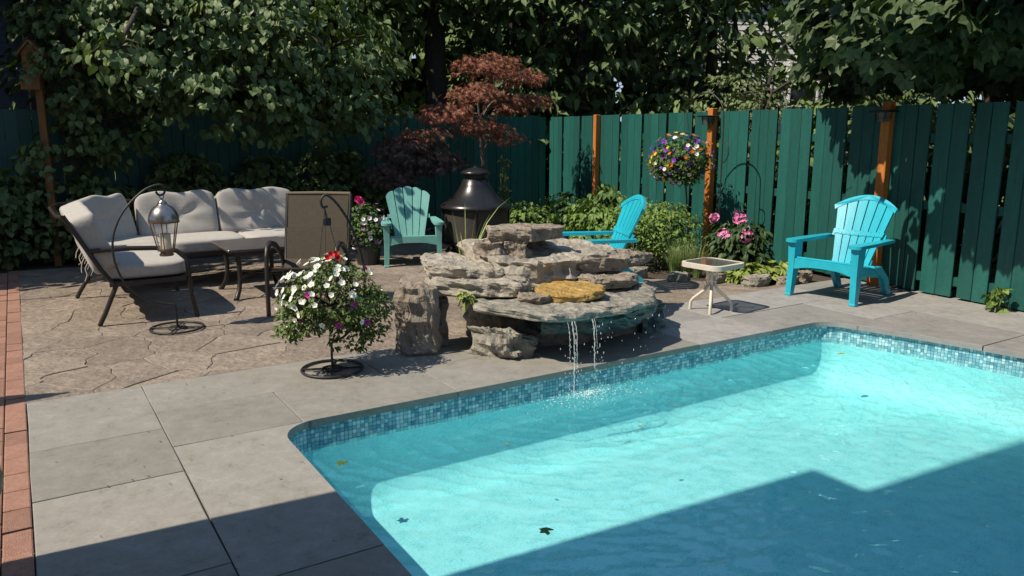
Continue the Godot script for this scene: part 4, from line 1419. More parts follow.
func build_fire_pit() -> void:
	var t := thing("chimney_fire_pit", "black outdoor fireplace with flared chimney hood", "fireplace", Vector3(5.08, 0, -9.0))
	var b := B.new()
	b.lathe(Vector3.ZERO, [Vector2(0.0, 0.575), Vector2(0.42, 0.575), Vector2(0.475, 0.585), Vector2(0.48, 0.61), Vector2(0.42, 0.65), Vector2(0.33, 0.71), Vector2(0.25, 0.79), Vector2(0.195, 0.88), Vector2(0.165, 0.955), Vector2(0.15, 0.965)], 40)
	obj(b, "hood", mats.hood, t)
	b = B.new()
	b.lathe(Vector3.ZERO, [Vector2(0.13, 0.95), Vector2(0.13, 1.03)], 24)
	obj(b, "flue", mats.mesh_dark, t)
	b = B.new()
	b.lathe(Vector3.ZERO, [Vector2(0.0, 1.02), Vector2(0.19, 1.02), Vector2(0.2, 1.035), Vector2(0.18, 1.06), Vector2(0.1, 1.095), Vector2(0.03, 1.11), Vector2(0.02, 1.13), Vector2(0.0, 1.13)], 28)
	obj(b, "chimney_cap", mats.hood, t)
	b = B.new()
	b.lathe(Vector3.ZERO, [Vector2(0.42, 0.16), Vector2(0.42, 0.58)], 32)
	obj(b, "mesh_screen", mats.mesh_dark, t)
	b = B.new()
	b.lathe(Vector3.ZERO, [Vector2(0.0, 0.06), Vector2(0.34, 0.07), Vector2(0.45, 0.12), Vector2(0.46, 0.165), Vector2(0.4, 0.17), Vector2(0.0, 0.17)], 32)
	obj(b, "fire_bowl", mats.hood, t)
	for k in 4:
		var a := TAU * k / 4 + 0.5
		b = B.new()
		b.tube([Vector3(cos(a) * 0.435, 0.15, sin(a) * 0.435), Vector3(cos(a) * 0.435, 0.58, sin(a) * 0.435)], 0.014, 6)
		obj(b, "upright", mats.hood, t)
		b = B.new()
		b.tube([Vector3(cos(a) * 0.33, 0.1, sin(a) * 0.33), Vector3(cos(a) * 0.4, 0.0, sin(a) * 0.4)], 0.018, 6)
		obj(b, "leg", mats.hood, t)

func build_side_table() -> void:
	var t := thing("side_table", "small cream metal side table with smoked glass top on the deck", "table", Vector3(5.12, 0, -4.83), 0.1)
	var b := B.new()
	var rr := func(h: float, r: float) -> PackedVector2Array:
		var p := PackedVector2Array()
		for k in 4:
			var c: Vector2 = [Vector2(1, 1), Vector2(-1, 1), Vector2(-1, -1), Vector2(1, -1)][k] * (h - r)
			for j in 5:
				var a := PI / 2 * (k + j / 4.0)
				p.append(c + Vector2(cos(a), sin(a)) * r)
		return p
	var outer: PackedVector2Array = rr.call(0.215, 0.085)
	var inner: PackedVector2Array = rr.call(0.188, 0.062)
	var n := outer.size()
	for i in n:
		var j := (i + 1) % n
		var v := func(p: Vector2, y: float) -> Vector3: return Vector3(p.x, y, p.y)
		b.smooth()
		b.qo(v.call(outer[i], 0.395), v.call(outer[j], 0.395), v.call(outer[j], 0.435), v.call(outer[i], 0.435), v.call(outer[i], 0))
		b.flat()
		b.qo(v.call(outer[i], 0.435), v.call(outer[j], 0.435), v.call(inner[j], 0.438), v.call(inner[i], 0.438), Vector3.UP)
		b.qo(v.call(outer[i], 0.405), v.call(outer[j], 0.405), v.call(inner[j], 0.405), v.call(inner[i], 0.405), Vector3.DOWN)
		b.qo(v.call(inner[i], 0.405), v.call(inner[j], 0.405), v.call(inner[j], 0.438), v.call(inner[i], 0.438), -v.call(inner[i], 0))
	obj(b, "rim", mats.cream, t)
	b = B.new()
	b.prism(rr.call(0.187, 0.061), func(v): return Vector3(v.x, 0.427, v.y), Vector3(0, 0.006, 0))
	obj(b, "glass_top", mats.smoked_glass, t)
	for k in 4:
		var a := TAU * k / 4 + PI / 4 + 0.15
		var d := Vector3(cos(a), 0, sin(a))
		b = B.new()
		b.tube([d * 0.15 + Vector3(0, 0.41, 0), d * 0.05 + Vector3(0, 0.36, 0), d * 0.024 + Vector3(0, 0.3, 0), d * 0.028 + Vector3(0, 0.23, 0), d * 0.06 + Vector3(0, 0.18, 0), d * 0.155 + Vector3(0, 0.1, 0), d * 0.175 + Vector3(0, 0.07, 0), d * 0.18], 0.014, 8)
		obj(b, "leg", mats.cream, t)
	b = B.new()
	b.ring(Vector3(0, 0.265, 0), 0.036, 0.007, 16)
	obj(b, "collar", mats.cream, t)

func stand_base(t: Node3D, r: float) -> void:
	var b := B.new()
	b.ring(Vector3(0, 0.012, 0), r, 0.009, 36)
	b.ring(Vector3(0, 0.012, 0), r * 0.33, 0.007, 20)
	for k in 4:
		var a := TAU * k / 4 + 0.4
		b.tube([Vector3(cos(a) * 0.01, 0.014, sin(a) * 0.01), Vector3(cos(a) * r, 0.012, sin(a) * r)], 0.007, 6)
	obj(b, "ring_base", mats.iron, t)

func smooth_path(p: Array, n := 5) -> Array:
	var r := []
	for i in p.size() - 1:
		var a: Vector3 = p[maxi(i - 1, 0)]
		var d: Vector3 = p[mini(i + 2, p.size() - 1)]
		for k in n:
			r.append(p[i].cubic_interpolate(p[i + 1], a, d, k / float(n)))
	r.append(p[-1])
	return r

func build_lantern() -> void:
	var o := Vector3(0.97, 0, -6.63)
	var t := thing("shepherd_hook_stand", "curved black iron hook stand on a ring base holding a lantern", "stand", o)
	stand_base(t, 0.2)
	var b := B.new(o)
	var P := func(x: float, y: float) -> Vector3: return Vector3(x, y, -6.63)
	b.tube(smooth_path([P.call(0.975, 0.01), P.call(0.972, 0.17), P.call(0.965, 0.2), P.call(0.9, 0.215), P.call(0.76, 0.27), P.call(0.64, 0.385), P.call(0.575, 0.545), P.call(0.565, 0.715), P.call(0.605, 0.865), P.call(0.69, 1.0), P.call(0.82, 1.12), P.call(0.93, 1.158), P.call(0.965, 1.125), P.call(0.955, 1.085), P.call(0.92, 1.078), P.call(0.9, 1.105)]), 0.0085, 8)
	obj(b, "hook", mats.iron, t)
	var l := thing("hanging_lantern", "silver domed glass lantern with a cream candle hanging beside the sofa", "lantern", Vector3(0.94, 0.6, -6.63), 0.2)
	b = B.new()
	b.ring(Vector3(0, 0.465, 0), 0.016, 0.0035, 14, Basis(Vector3.RIGHT, PI / 2))
	obj(b, "hanging_ring", mats.iron, l)
	b = B.new()
	b.lathe(Vector3.ZERO, [Vector2(0.112, 0.272), Vector2(0.114, 0.285), Vector2(0.109, 0.315), Vector2(0.095, 0.35), Vector2(0.07, 0.382), Vector2(0.04, 0.4), Vector2(0.034, 0.408)], 28)
	obj(b, "dome", mats.silver, l)
	b = B.new()
	b.lathe(Vector3.ZERO, [Vector2(0.028, 0.405), Vector2(0.036, 0.412), Vector2(0.03, 0.425), Vector2(0.014, 0.438), Vector2(0.006, 0.452), Vector2(0.0, 0.455)], 16)
	obj(b, "finial", mats.silver, l)
	b = B.new()
	b.lathe(Vector3.ZERO, [Vector2(0.1, 0.262), Vector2(0.116, 0.262), Vector2(0.116, 0.275), Vector2(0.1, 0.275)], 12, false)
	b.lathe(Vector3.ZERO, [Vector2(0.0, 0.04), Vector2(0.066, 0.04), Vector2(0.066, 0.055), Vector2(0.0, 0.055)], 12, false)
	for k in 6:
		var a := TAU * k / 6
		b.tube([Vector3(cos(a) * 0.064, 0.05, sin(a) * 0.064), Vector3(cos(a) * 0.108, 0.268, sin(a) * 0.108)], 0.0045, 5)
	obj(b, "cage", mats.copper, l)
	for k in 6:
		var a := TAU * k / 6
		var c := TAU * (k + 1) / 6
		b = B.new()
		var q := func(an: float, r: float, y: float) -> Vector3: return Vector3(cos(an) * r, y, sin(an) * r)
		b.qo(q.call(a, 0.062, 0.055), q.call(c, 0.062, 0.055), q.call(c, 0.105, 0.265), q.call(a, 0.105, 0.265), q.call((a + c) / 2, 1, 0))
		obj(b, "pane", mats.glass, l)
	b = B.new()
	b.lathe(Vector3.ZERO, [Vector2(0.04, 0.056), Vector2(0.04, 0.17), Vector2(0.034, 0.176), Vector2(0.01, 0.172), Vector2(0.0, 0.172)], 20)
	b.tube([Vector3(0, 0.17, 0), Vector3(0.002, 0.188, 0)], 0.0015, 5)
	obj(b, "candle", mats.wax, l)
	b = B.new()
	b.lathe(Vector3.ZERO, [Vector2(0.0, 0.0), Vector2(0.05, 0.0), Vector2(0.055, 0.012), Vector2(0.042, 0.026), Vector2(0.055, 0.04), Vector2(0.0, 0.041)], 20)
	obj(b, "foot", mats.copper, l)

func build_birdhouse() -> void:
	var t := thing("birdhouse", "small cedar birdhouse on a tall post before the dark fence", "birdhouse", Vector3(0.3, 0, -10.85), -0.3)
	var b := B.new()
	b.box(Vector3(0.03, 1.1, 0), Vector3(0.08, 2.25, 0.08), 0.006)
	obj(b, "post", mats.birdwood, t)
	b = B.new()
	b.prism(PackedVector2Array([Vector2(-0.09, 0), Vector2(0.09, 0), Vector2(0.09, 0.17), Vector2(0, 0.28), Vector2(-0.09, 0.17)]), func(v): return Vector3(v.x, 2.28 + v.y, -0.1), Vector3(0, 0, 0.2))
	var box := obj(b, "box", mats.birdwood, t)
	b = B.new()
	b.prism(PackedVector2Array(range(12).map(func(k): return Vector2(cos(TAU * k / 12), sin(TAU * k / 12)) * 0.025)), func(v): return Vector3(v.x, 2.44 + v.y, 0.098), Vector3(0, 0, 0.004))
	obj(b, "entrance_hole", mats.black, box)
	b = B.new()
	b.tube([Vector3(0, 2.38, 0.1), Vector3(0, 2.38, 0.16)], 0.007, 6)
	obj(b, "perch", mats.birdwood, box)
	for s in [-1.0, 1.0]:
		b = B.new()
		b.bar(Vector3(s * 0.0, 2.58, 0.0), Vector3(s * 0.14, 2.41, 0.0), 0.27, 0.016, Vector3.BACK)
		obj(b, "roof_board", mats.birdwood, t)
	b = B.new()
	b.box(Vector3(-0.02, 2.12, 0.09), Vector3(0.2, 0.17, 0.12), 0.004)
	obj(b, "bracket", mats.birdwood, t)
	b = B.new()
	b.box(Vector3(0, 2.26, 0), Vector3(0.22, 0.02, 0.24), 0.004)
	obj(b, "shelf", mats.birdwood, t)

func build_small_things() -> void:
	# tall hook with finial and a folded parasol just outside the frame: their shadows cross the brick border
	var t := thing("garden_pole", "slim black garden pole with ball finial left of the sofa", "pole", Vector3(-1.55, 0, -8.72))
	var b := B.new()
	b.tube([Vector3(0, -0.02, 0), Vector3(0.01, 1.2, 0), Vector3(0.0, 2.5, 0)], [0.025, 0.018, 0.01], 8)
	obj(b, "pole", mats.iron, t)
	b = B.new()
	b.puff(Vector3(0, 2.3, 0), Vector3(0.03, 0.03, 0.03), 2.0, 6)
	obj(b, "finial", mats.iron, t)
	t = thing("folded_parasol", "folded dark parasol standing beside the brick border", "parasol", Vector3(-1.8, 0, -5.42))
	b = B.new()
	b.tube([Vector3(0, 0.03, 0), Vector3(0, 2.4, 0)], 0.02, 8)
	obj(b, "pole", mats.iron, t)
	b = B.new()
	b.lathe(Vector3.ZERO, [Vector2(0.05, 1.0), Vector2(0.15, 1.1), Vector2(0.13, 1.5), Vector2(0.1, 1.95), Vector2(0.045, 2.28), Vector2(0.0, 2.4)], 10, false)
	obj(b, "canopy", mats.mesh_dark, t)
	b = B.new()
	b.lathe(Vector3.ZERO, [Vector2(0.0, -0.02), Vector2(0.24, -0.02), Vector2(0.24, 0.04), Vector2(0.05, 0.08), Vector2(0.0, 0.08)], 20, false)
	obj(b, "base", mats.iron, t)
	# a kettle grill in the house's shade, its round lid just showing at the edge of the picture
	t = thing("kettle_grill", "round black kettle grill in the shade beside the deck", "grill", Vector3(-0.335, 0, -1.78))
	b = B.new()
	b.lathe(Vector3(0, 0.87, 0), [Vector2(0.0, -0.2), Vector2(0.12, -0.18), Vector2(0.2, -0.1), Vector2(0.24, 0.0)], 32)
	obj(b, "bowl", mats.black, t)
	b = B.new()
	b.lathe(Vector3(0, 0.87, 0), [Vector2(0.25, -0.01), Vector2(0.25, 0.015), Vector2(0.215, 0.1), Vector2(0.13, 0.17), Vector2(0.0, 0.195)], 32)
	obj(b, "lid", mats.black, t)
	b = B.new()
	b.tube([Vector3(-0.05, 1.06, 0), Vector3(-0.04, 1.11, 0), Vector3(0.04, 1.11, 0), Vector3(0.05, 1.06, 0)], 0.012, 6)
	obj(b, "handle", mats.iron, t)
	for k in 3:
		var a := TAU * k / 3 + 0.4
		b = B.new()
		b.tube([Vector3(cos(a) * 0.14, 0.72, sin(a) * 0.14), Vector3(cos(a) * 0.26, -0.02, sin(a) * 0.26)], 0.012, 6)
		obj(b, "leg", mats.iron, t)

# ---------- plants ----------
var leaf_meshes := {}

func fan_mesh(pts: Array, c: Vector3) -> ArrayMesh:
	# a fan of faces round c, front towards +z
	var b := B.new()
	for i in pts.size() - 1:
		b.to(c, pts[i], pts[i + 1], Vector3(0, 0, 1))
	b.st.generate_normals()
	return b.st.commit()

func make_leaves() -> void:
	# every leaf grows from the origin along +y
	var heart := func(w: float, fold: float, sag: float) -> ArrayMesh:
		var b := B.new()
		var mid := [Vector3(0, 0.04, 0), Vector3(0, 0.35, 0.02), Vector3(0, 0.7, -0.03), Vector3(0, 1.0, -sag)]
		for s in [-1.0, 1.0]:
			var e := [Vector3(s * w * 0.5, -0.06, fold * 0.6), Vector3(s * w, 0.22, fold), Vector3(s * w * 0.8, 0.6, fold * 0.6), mid[3]]
			b.to(mid[0], e[0], mid[1], Vector3(0, 0, 1))
			b.to(e[0], e[1], mid[1], Vector3(0, 0, 1))
			b.to(mid[1], e[1], e[2], Vector3(0, 0, 1))
			b.to(mid[1], e[2], mid[2], Vector3(0, 0, 1))
			b.to(mid[2], e[2], mid[3], Vector3(0, 0, 1))
		b.st.generate_normals()
		return b.st.commit()
	leaf_meshes.heart = heart.call(0.44, 0.1, 0.16)
	leaf_meshes.oval = heart.call(0.28, 0.08, 0.12)
	leaf_meshes.lance = heart.call(0.13, 0.05, 0.22)
	var star := func(lobes: int, deep: float, spread: float) -> ArrayMesh:
		var pts := []
		for i in lobes * 2 + 1:
			var a := -spread + 2.0 * spread * i / (lobes * 2.0)
			var r := 1.0 - 0.35 * pow(absf(a) / spread, 2.0)
			if i % 2 == 0:
				r *= deep
			pts.append(Vector3(sin(a) * r * 0.8, cos(a) * r, -0.12 * r * r + (0.05 if i % 2 == 0 else 0.0)))
		return fan_mesh(pts, Vector3(0, 0.06, 0.0))
	leaf_meshes.maple = star.call(5, 0.72, 2.35)
	leaf_meshes.palm = star.call(7, 0.3, 2.0)
	# blossoms lie in the xz plane and look up
	var fl := func(pet: int, notch: float, cup: float) -> ArrayMesh:
		var b := B.new()
		var n := pet * 4
		for i in n:
			var p := func(k: int) -> Vector3:
				var a := TAU * k / n
				var r := 1.0 - notch * pow(absf(cos(a * pet / 2.0)), 6.0)
				return Vector3(cos(a) * r, 0.12 * r + (0.06 if k % 2 else 0.0), sin(a) * r)
			b.to(Vector3(0, -cup, 0), p.call(i), p.call(i + 1), Vector3.UP)
		b.st.generate_normals()
		return b.st.commit()
	leaf_meshes.petunia = fl.call(5, 0.2, 0.35)
	leaf_meshes.daisy = fl.call(6, 0.45, 0.1)
	var b := B.new()
	b.puff(Vector3.ZERO, Vector3(0.22, 0.16, 0.22), 2.0, 3)
	b.st.generate_normals()
	leaf_meshes.eye = b.st.commit()

func many(parent: Node3D, called: String, me: Mesh, m: Material, list: Array) -> MultiMeshInstance3D:
	var mm := MultiMesh.new()
	mm.transform_format = MultiMesh.TRANSFORM_3D
	mm.use_colors = true
	mm.mesh = me
	mm.instance_count = list.size()
	for i in list.size():
		mm.set_instance_transform(i, list[i][0])
		mm.set_instance_color(i, list[i][1])
	var o := MultiMeshInstance3D.new()
	o.name = called
	o.multimesh = mm
	o.material_override = m
	parent.add_child(o, true)
	stuff(o)
	return o

func leaf_at(p: Vector3, tip: Vector3, nrm: Vector3, s: float) -> Transform3D:
	var y := tip.normalized()
	var x := y.cross(nrm)
	if x.length() < 1e-3:
		x = y.cross(Vector3(0.3, 0.5, 0.8))
	x = x.normalized()
	return Transform3D(Basis(x * s, y * s, x.cross(y) * s), p)

func scatter(ells: Array, sprays: int, per: int, wide: float, size: Vector2, cols: Array, sd: int, droop := 0.5, shell := 0.45, keep = null) -> Array:
	# leaves in flat sprays spread through the crown's ellipsoids; ells: [centre, radii]
	var rng := RandomNumberGenerator.new()
	rng.seed = sd
	var vol := []
	var tot := 0.0
	for e in ells:
		tot += pow(e[1].x * e[1].y * e[1].z, 0.75)
		vol.append(tot)
	var out := []
	for i in sprays:
		var f := rng.randf() * tot
		var k := 0
		while vol[k] < f:
			k += 1
		var d := Vector3(rng.randfn(), rng.randfn(), rng.randfn()).normalized()
		var c: Vector3 = ells[k][0] + d * ells[k][1] * lerpf(shell, 1.0, sqrt(rng.randf()))
		var side := (d + Vector3(rng.randfn(), 0, rng.randfn()) * 0.4)
		side.y = 0.0
		side = side.normalized() if side.length() > 0.01 else Vector3.RIGHT
		var cr := Vector3.UP.cross(side)
		var tone := rng.randf()
		for j in per:
			var u := rng.randf_range(-0.5, 1.0)
			var v := rng.randfn() * 0.38
			var p := c + side * u * wide + cr * v * wide + Vector3(0, -droop * wide * (u * u * 0.7 + absf(v) * 0.3) + rng.randfn() * wide * 0.13, 0)
			if keep != null and not keep.call(p):
				continue
			var tip := side * rng.randf_range(0.1, 1.0) + cr * (v + rng.randfn() * 0.5) + Vector3(0, -droop * rng.randf_range(0.4, 2.2) + rng.randfn() * 0.2, 0)
			var nr := Vector3(rng.randfn() * 0.5, 1.0, rng.randfn() * 0.5) + d * 0.4
			var col: Color = cols[0].lerp(cols[1], clampf(tone * 0.6 + rng.randf() * 0.5 - 0.05, 0, 1))
			out.append([leaf_at(p, tip, nr, rng.randf_range(size.x, size.y)), col])
	return out

func moved(list: Array, off: Vector3) -> Array:
	for l in list:
		l[0].origin -= off
	return list

func tree(called: String, label: String, base: Vector3, trunk: Array, r0: float, ells: Array, opt: Dictionary) -> Node3D:
	var t := thing(called, label, "tree", base, 0.0, opt.get("group", ""))
	var b := B.new(base)
	var rad := []
	for i in trunk.size():
		rad.append(lerpf(r0, r0 * 0.45, i / float(trunk.size() - 1)))
	b.tube(smooth_path(trunk, 4), smooth_radii(rad, 4), 10)
	var rng := RandomNumberGenerator.new()
	rng.seed = opt.sd + 1
	for e in ells:
		var from: Vector3 = trunk[-1] if rng.randf() < 0.5 else trunk[-2].lerp(trunk[-1], rng.randf())
		var mid: Vector3 = from.lerp(e[0], 0.5) + Vector3(rng.randfn() * 0.1, 0.15, rng.randfn() * 0.1)
		b.tube(smooth_path([from, mid, e[0]], 4), smooth_radii([r0 * 0.4, r0 * 0.25, r0 * 0.1], 4), 7)
		for k in opt.get("twigs", 5):
			var d := Vector3(rng.randfn(), rng.randfn() * 0.6, rng.randfn()).normalized()
			var tip: Vector3 = e[0] + d * e[1] * 0.85
			var m2: Vector3 = e[0].lerp(tip, 0.5) + Vector3(0, 0.06, 0)
			b.tube([e[0], m2, tip], [r0 * 0.12, r0 * 0.08, r0 * 0.03], 5)
	obj(b, "trunk", opt.get("bark", mats.bark), t)
	var list := scatter(ells, opt.sprays, opt.per, opt.wide, opt.size, opt.cols, opt.sd, opt.get("droop", 0.5), opt.get("shell", 0.45), opt.get("keep"))
	many(t, "crown", leaf_meshes[opt.leaf], opt.get("mat", mats.leaf), moved(list, base))
	return t

func smooth_radii(r: Array, n: int) -> Array:
	var o := []
	for i in r.size() - 1:
		for k in n:
			o.append(lerpf(r[i], r[i + 1], k / float(n)))
	o.append(r[-1])
	return o

func E(a: Array) -> Array:
	# six numbers for each ellipsoid: centre, radii
	var r := []
	for i in range(0, a.size(), 6):
		r.append([Vector3(a[i], a[i + 1], a[i + 2]), Vector3(a[i + 3], a[i + 4], a[i + 5])])
	return r

func shrub(called: String, label: String, base: Vector3, ells: Array, sprays: int, per: int, wide: float, size: Vector2, cols: Array, leaf: String, sd: int, droop := 0.3, cat := "shrub") -> Node3D:
	var t := thing(called, label, cat, base)
	var rng := RandomNumberGenerator.new()
	rng.seed = sd + 9
	var b := B.new(base)
	for e in ells:
		for k in 7:
			var d := Vector3(rng.randfn(), absf(rng.randfn()), rng.randfn()).normalized()
			var tip: Vector3 = e[0] + d * e[1] * 0.8
			b.tube([base + Vector3(rng.randfn() * 0.04, 0, rng.randfn() * 0.04), base.lerp(tip, 0.5) + Vector3(rng.randfn() * 0.03, 0.03, rng.randfn() * 0.03), tip], [0.008, 0.006, 0.003], 5)
	obj(b, "stems", mats.stem, t)
	many(t, "foliage", leaf_meshes[leaf], mats.leaf, moved(scatter(ells, sprays, per, wide, size, cols, sd, droop, 0.3), base))
	return t

func blossoms(t: Node3D, called: String, spots: Array, me: String, c: Color, eye: Color, vary := 0.1) -> void:
	# spots: [position, facing, size] in the thing's own axes
	var a := []
	var e := []
	var rng := RandomNumberGenerator.new()
	rng.seed = spots.size() * 7 + int(c.r * 100)
	for s in spots:
		var up: Vector3 = s[1].normalized()
		var x := up.cross(Vector3(0.31, 0.2, 0.9)).normalized()
		var bs := Basis(x, up, x.cross(up)).rotated(up, rng.randf() * TAU).scaled(Vector3.ONE * s[2])
		var k := rng.randf_range(1.0 - vary, 1.0 + vary)
		a.append([Transform3D(bs, s[0]), Color(c.r * k, c.g * k, c.b * k)])
		e.append([Transform3D(bs, s[0] - up * s[2] * 0.12), eye])
	many(t, called, leaf_meshes[me], mats.petal, a)
	many(t, called + "_centre", leaf_meshes.eye, mats.petal, e)

func on_mound(c: Vector3, r: Vector3, n: int, sd: int, size: Vector2, bias: Vector3, low := -0.5) -> Array:
	var rng := RandomNumberGenerator.new()
	rng.seed = sd
	var out := []
	while out.size() < n:
		var d := (Vector3(rng.randfn(), rng.randfn(), rng.randfn()).normalized() + bias * rng.randf()).normalized()
		if d.y < low:
			continue
		out.append([c + d * r * rng.randf_range(0.95, 1.1), d + Vector3(rng.randfn(), rng.randfn(), rng.randfn()) * 0.25, rng.randf_range(size.x, size.y)])
	return out

func blades(b: B, base: Vector3, n: int, len0: float, width: float, spread: float, sd: int, arch := 1.0) -> void:
	var rng := RandomNumberGenerator.new()
	rng.seed = sd
	for i in n:
		var a := rng.randf() * TAU
		var d := Vector3(cos(a), 0, sin(a))
		var l := len0 * rng.randf_range(0.6, 1.1)
		var lean := rng.randf_range(0.15, 1.0) * spread
		var p := base + d * rng.randf() * 0.05
		var s := d.cross(Vector3.UP)
		var pts := []
		for k in 7:
			var u := k / 6.0
			pts.append(p + d * lean * l * u * u + Vector3(0, l * (u - arch * lean * 0.55 * u * u * u), 0))
		b.flat()
		for k in 6:
			var w0 := width * (1.0 - k / 6.0) * 0.5
			var w1 := width * (1.0 - (k + 1) / 6.0) * 0.5
			b.qo(pts[k] - s * w0, pts[k] + s * w0, pts[k + 1] + s * w1, pts[k + 1] - s * w1, Vector3.UP)

func build_petunias() -> void:
	var o := Vector3(1.65, 0, -4.88)
	var t := thing("shepherd_hook_stand", "curved black iron hook stand on a ring base among white petunias", "stand", o)
	stand_base(t, 0.2)
	var b := B.new(o)
	var P := func(x: float, y: float) -> Vector3: return Vector3(x, y, -4.88)
	b.tube(smooth_path([P.call(1.65, 0.01), P.call(1.65, 0.14), P.call(1.66, 0.19), P.call(1.74, 0.22), P.call(1.84, 0.32), P.call(1.89, 0.5), P.call(1.897, 0.664), P.call(1.874, 0.79), P.call(1.835, 0.913), P.call(1.786, 1.018), P.call(1.72, 1.115), P.call(1.66, 1.162), P.call(1.625, 1.13), P.call(1.635, 1.085), P.call(1.665, 1.09)]), 0.0085, 8)
	obj(b, "hook", mats.iron, t)
	b = B.new(o)
	b.box(Vector3(1.66, 0.99, -4.88), Vector3(0.05, 0.05, 0.006), 0.002)
	b.tube([Vector3(1.645, 1.085, -4.88), Vector3(1.655, 1.01, -4.88)], 0.004, 5)
	obj(b, "tag", mats.iron, t)
	var c := Vector3(1.67, 0.47, -4.88)
	var k := thing("petunia_basket", "round basket overflowing with white petunias on the pool deck", "flower basket", Vector3(1.66, 0.3, -4.88))
	var off := k.position
	b = B.new(off)
	b.lathe(Vector3(1.66, 0.3, -4.88), [Vector2(0.0, 0.0), Vector2(0.07, 0.01), Vector2(0.13, 0.08), Vector2(0.15, 0.16), Vector2(0.14, 0.16), Vector2(0.0, 0.14)], 20)
	obj(b, "basket", mats.twig, k)
	for j in 3:
		var a := TAU * j / 3
		b = B.new(off)
		b.tube([Vector3(1.66 + cos(a) * 0.14, 0.46, -4.88 + sin(a) * 0.14), Vector3(1.648, 1.08, -4.88)], 0.002, 4)
		obj(b, "wire", mats.iron, k)
	b = B.new(off)
	var rng := RandomNumberGenerator.new()
	rng.seed = 3
	for j in 60:
		var d := Vector3(rng.randfn(), rng.randfn() * 0.8, rng.randfn()).normalized()
		b.tube([Vector3(1.66, 0.44, -4.88), c + d * Vector3(0.2, 0.16, 0.2), c + d * Vector3(0.32, 0.27, 0.3) + Vector3(0, -0.03, 0)], [0.004, 0.003, 0.002], 4)
	obj(b, "stems", mats.twig, k)
	var ells := E([1.67, 0.5, -4.88, 0.31, 0.24, 0.29, 1.45, 0.42, -4.85, 0.14, 0.18, 0.15, 1.92, 0.38, -4.86, 0.14, 0.22, 0.16, 1.84, 0.26, -4.85, 0.09, 0.14, 0.1, 1.36, 0.36, -4.84, 0.07, 0.12, 0.08, 1.66, 0.2, -4.83, 0.06, 0.06, 0.06, 1.68, 0.74, -4.9, 0.07, 0.1, 0.07])
	many(k, "foliage", leaf_meshes.oval, mats.leaf, moved(scatter(ells, 760, 7, 0.05, Vector2(0.02, 0.036), [Color(0.07, 0.12, 0.025), Color(0.15, 0.2, 0.06)], 41, 0.4, 0.5), off))
	var cc := c - off + Vector3(0, 0.02, 0)
	var rr := Vector3(0.34, 0.27, 0.31)
	blossoms(k, "white_blossom", on_mound(cc, rr, 90, 5, Vector2(0.018, 0.025), Vector3(-1.1, 1.2, 0.6), -0.6), "petunia", Color(0.75, 0.76, 0.72), Color(0.6, 0.55, 0.2))
	blossoms(k, "magenta_blossom", on_mound(cc, rr, 12, 8, Vector2(0.021, 0.027), Vector3(-0.2, -0.3, 0.9), -0.9), "petunia", Color(0.36, 0.025, 0.2), Color(0.12, 0.0, 0.08))
	blossoms(k, "red_blossom", [[cc + Vector3(-0.02, 0.3, 0.08), Vector3(0, 0.6, 1), 0.022], [cc + Vector3(0.02, 0.3, 0.06), Vector3(0.3, 0.8, 1), 0.022], [cc + Vector3(-0.05, 0.285, 0.1), Vector3(-0.3, 0.5, 1), 0.021], [cc + Vector3(0.01, 0.28, 0.11), Vector3(0, 0.2, 1), 0.02]], "petunia", Color(0.55, 0.012, 0.015), Color(0.3, 0.0, 0.0))

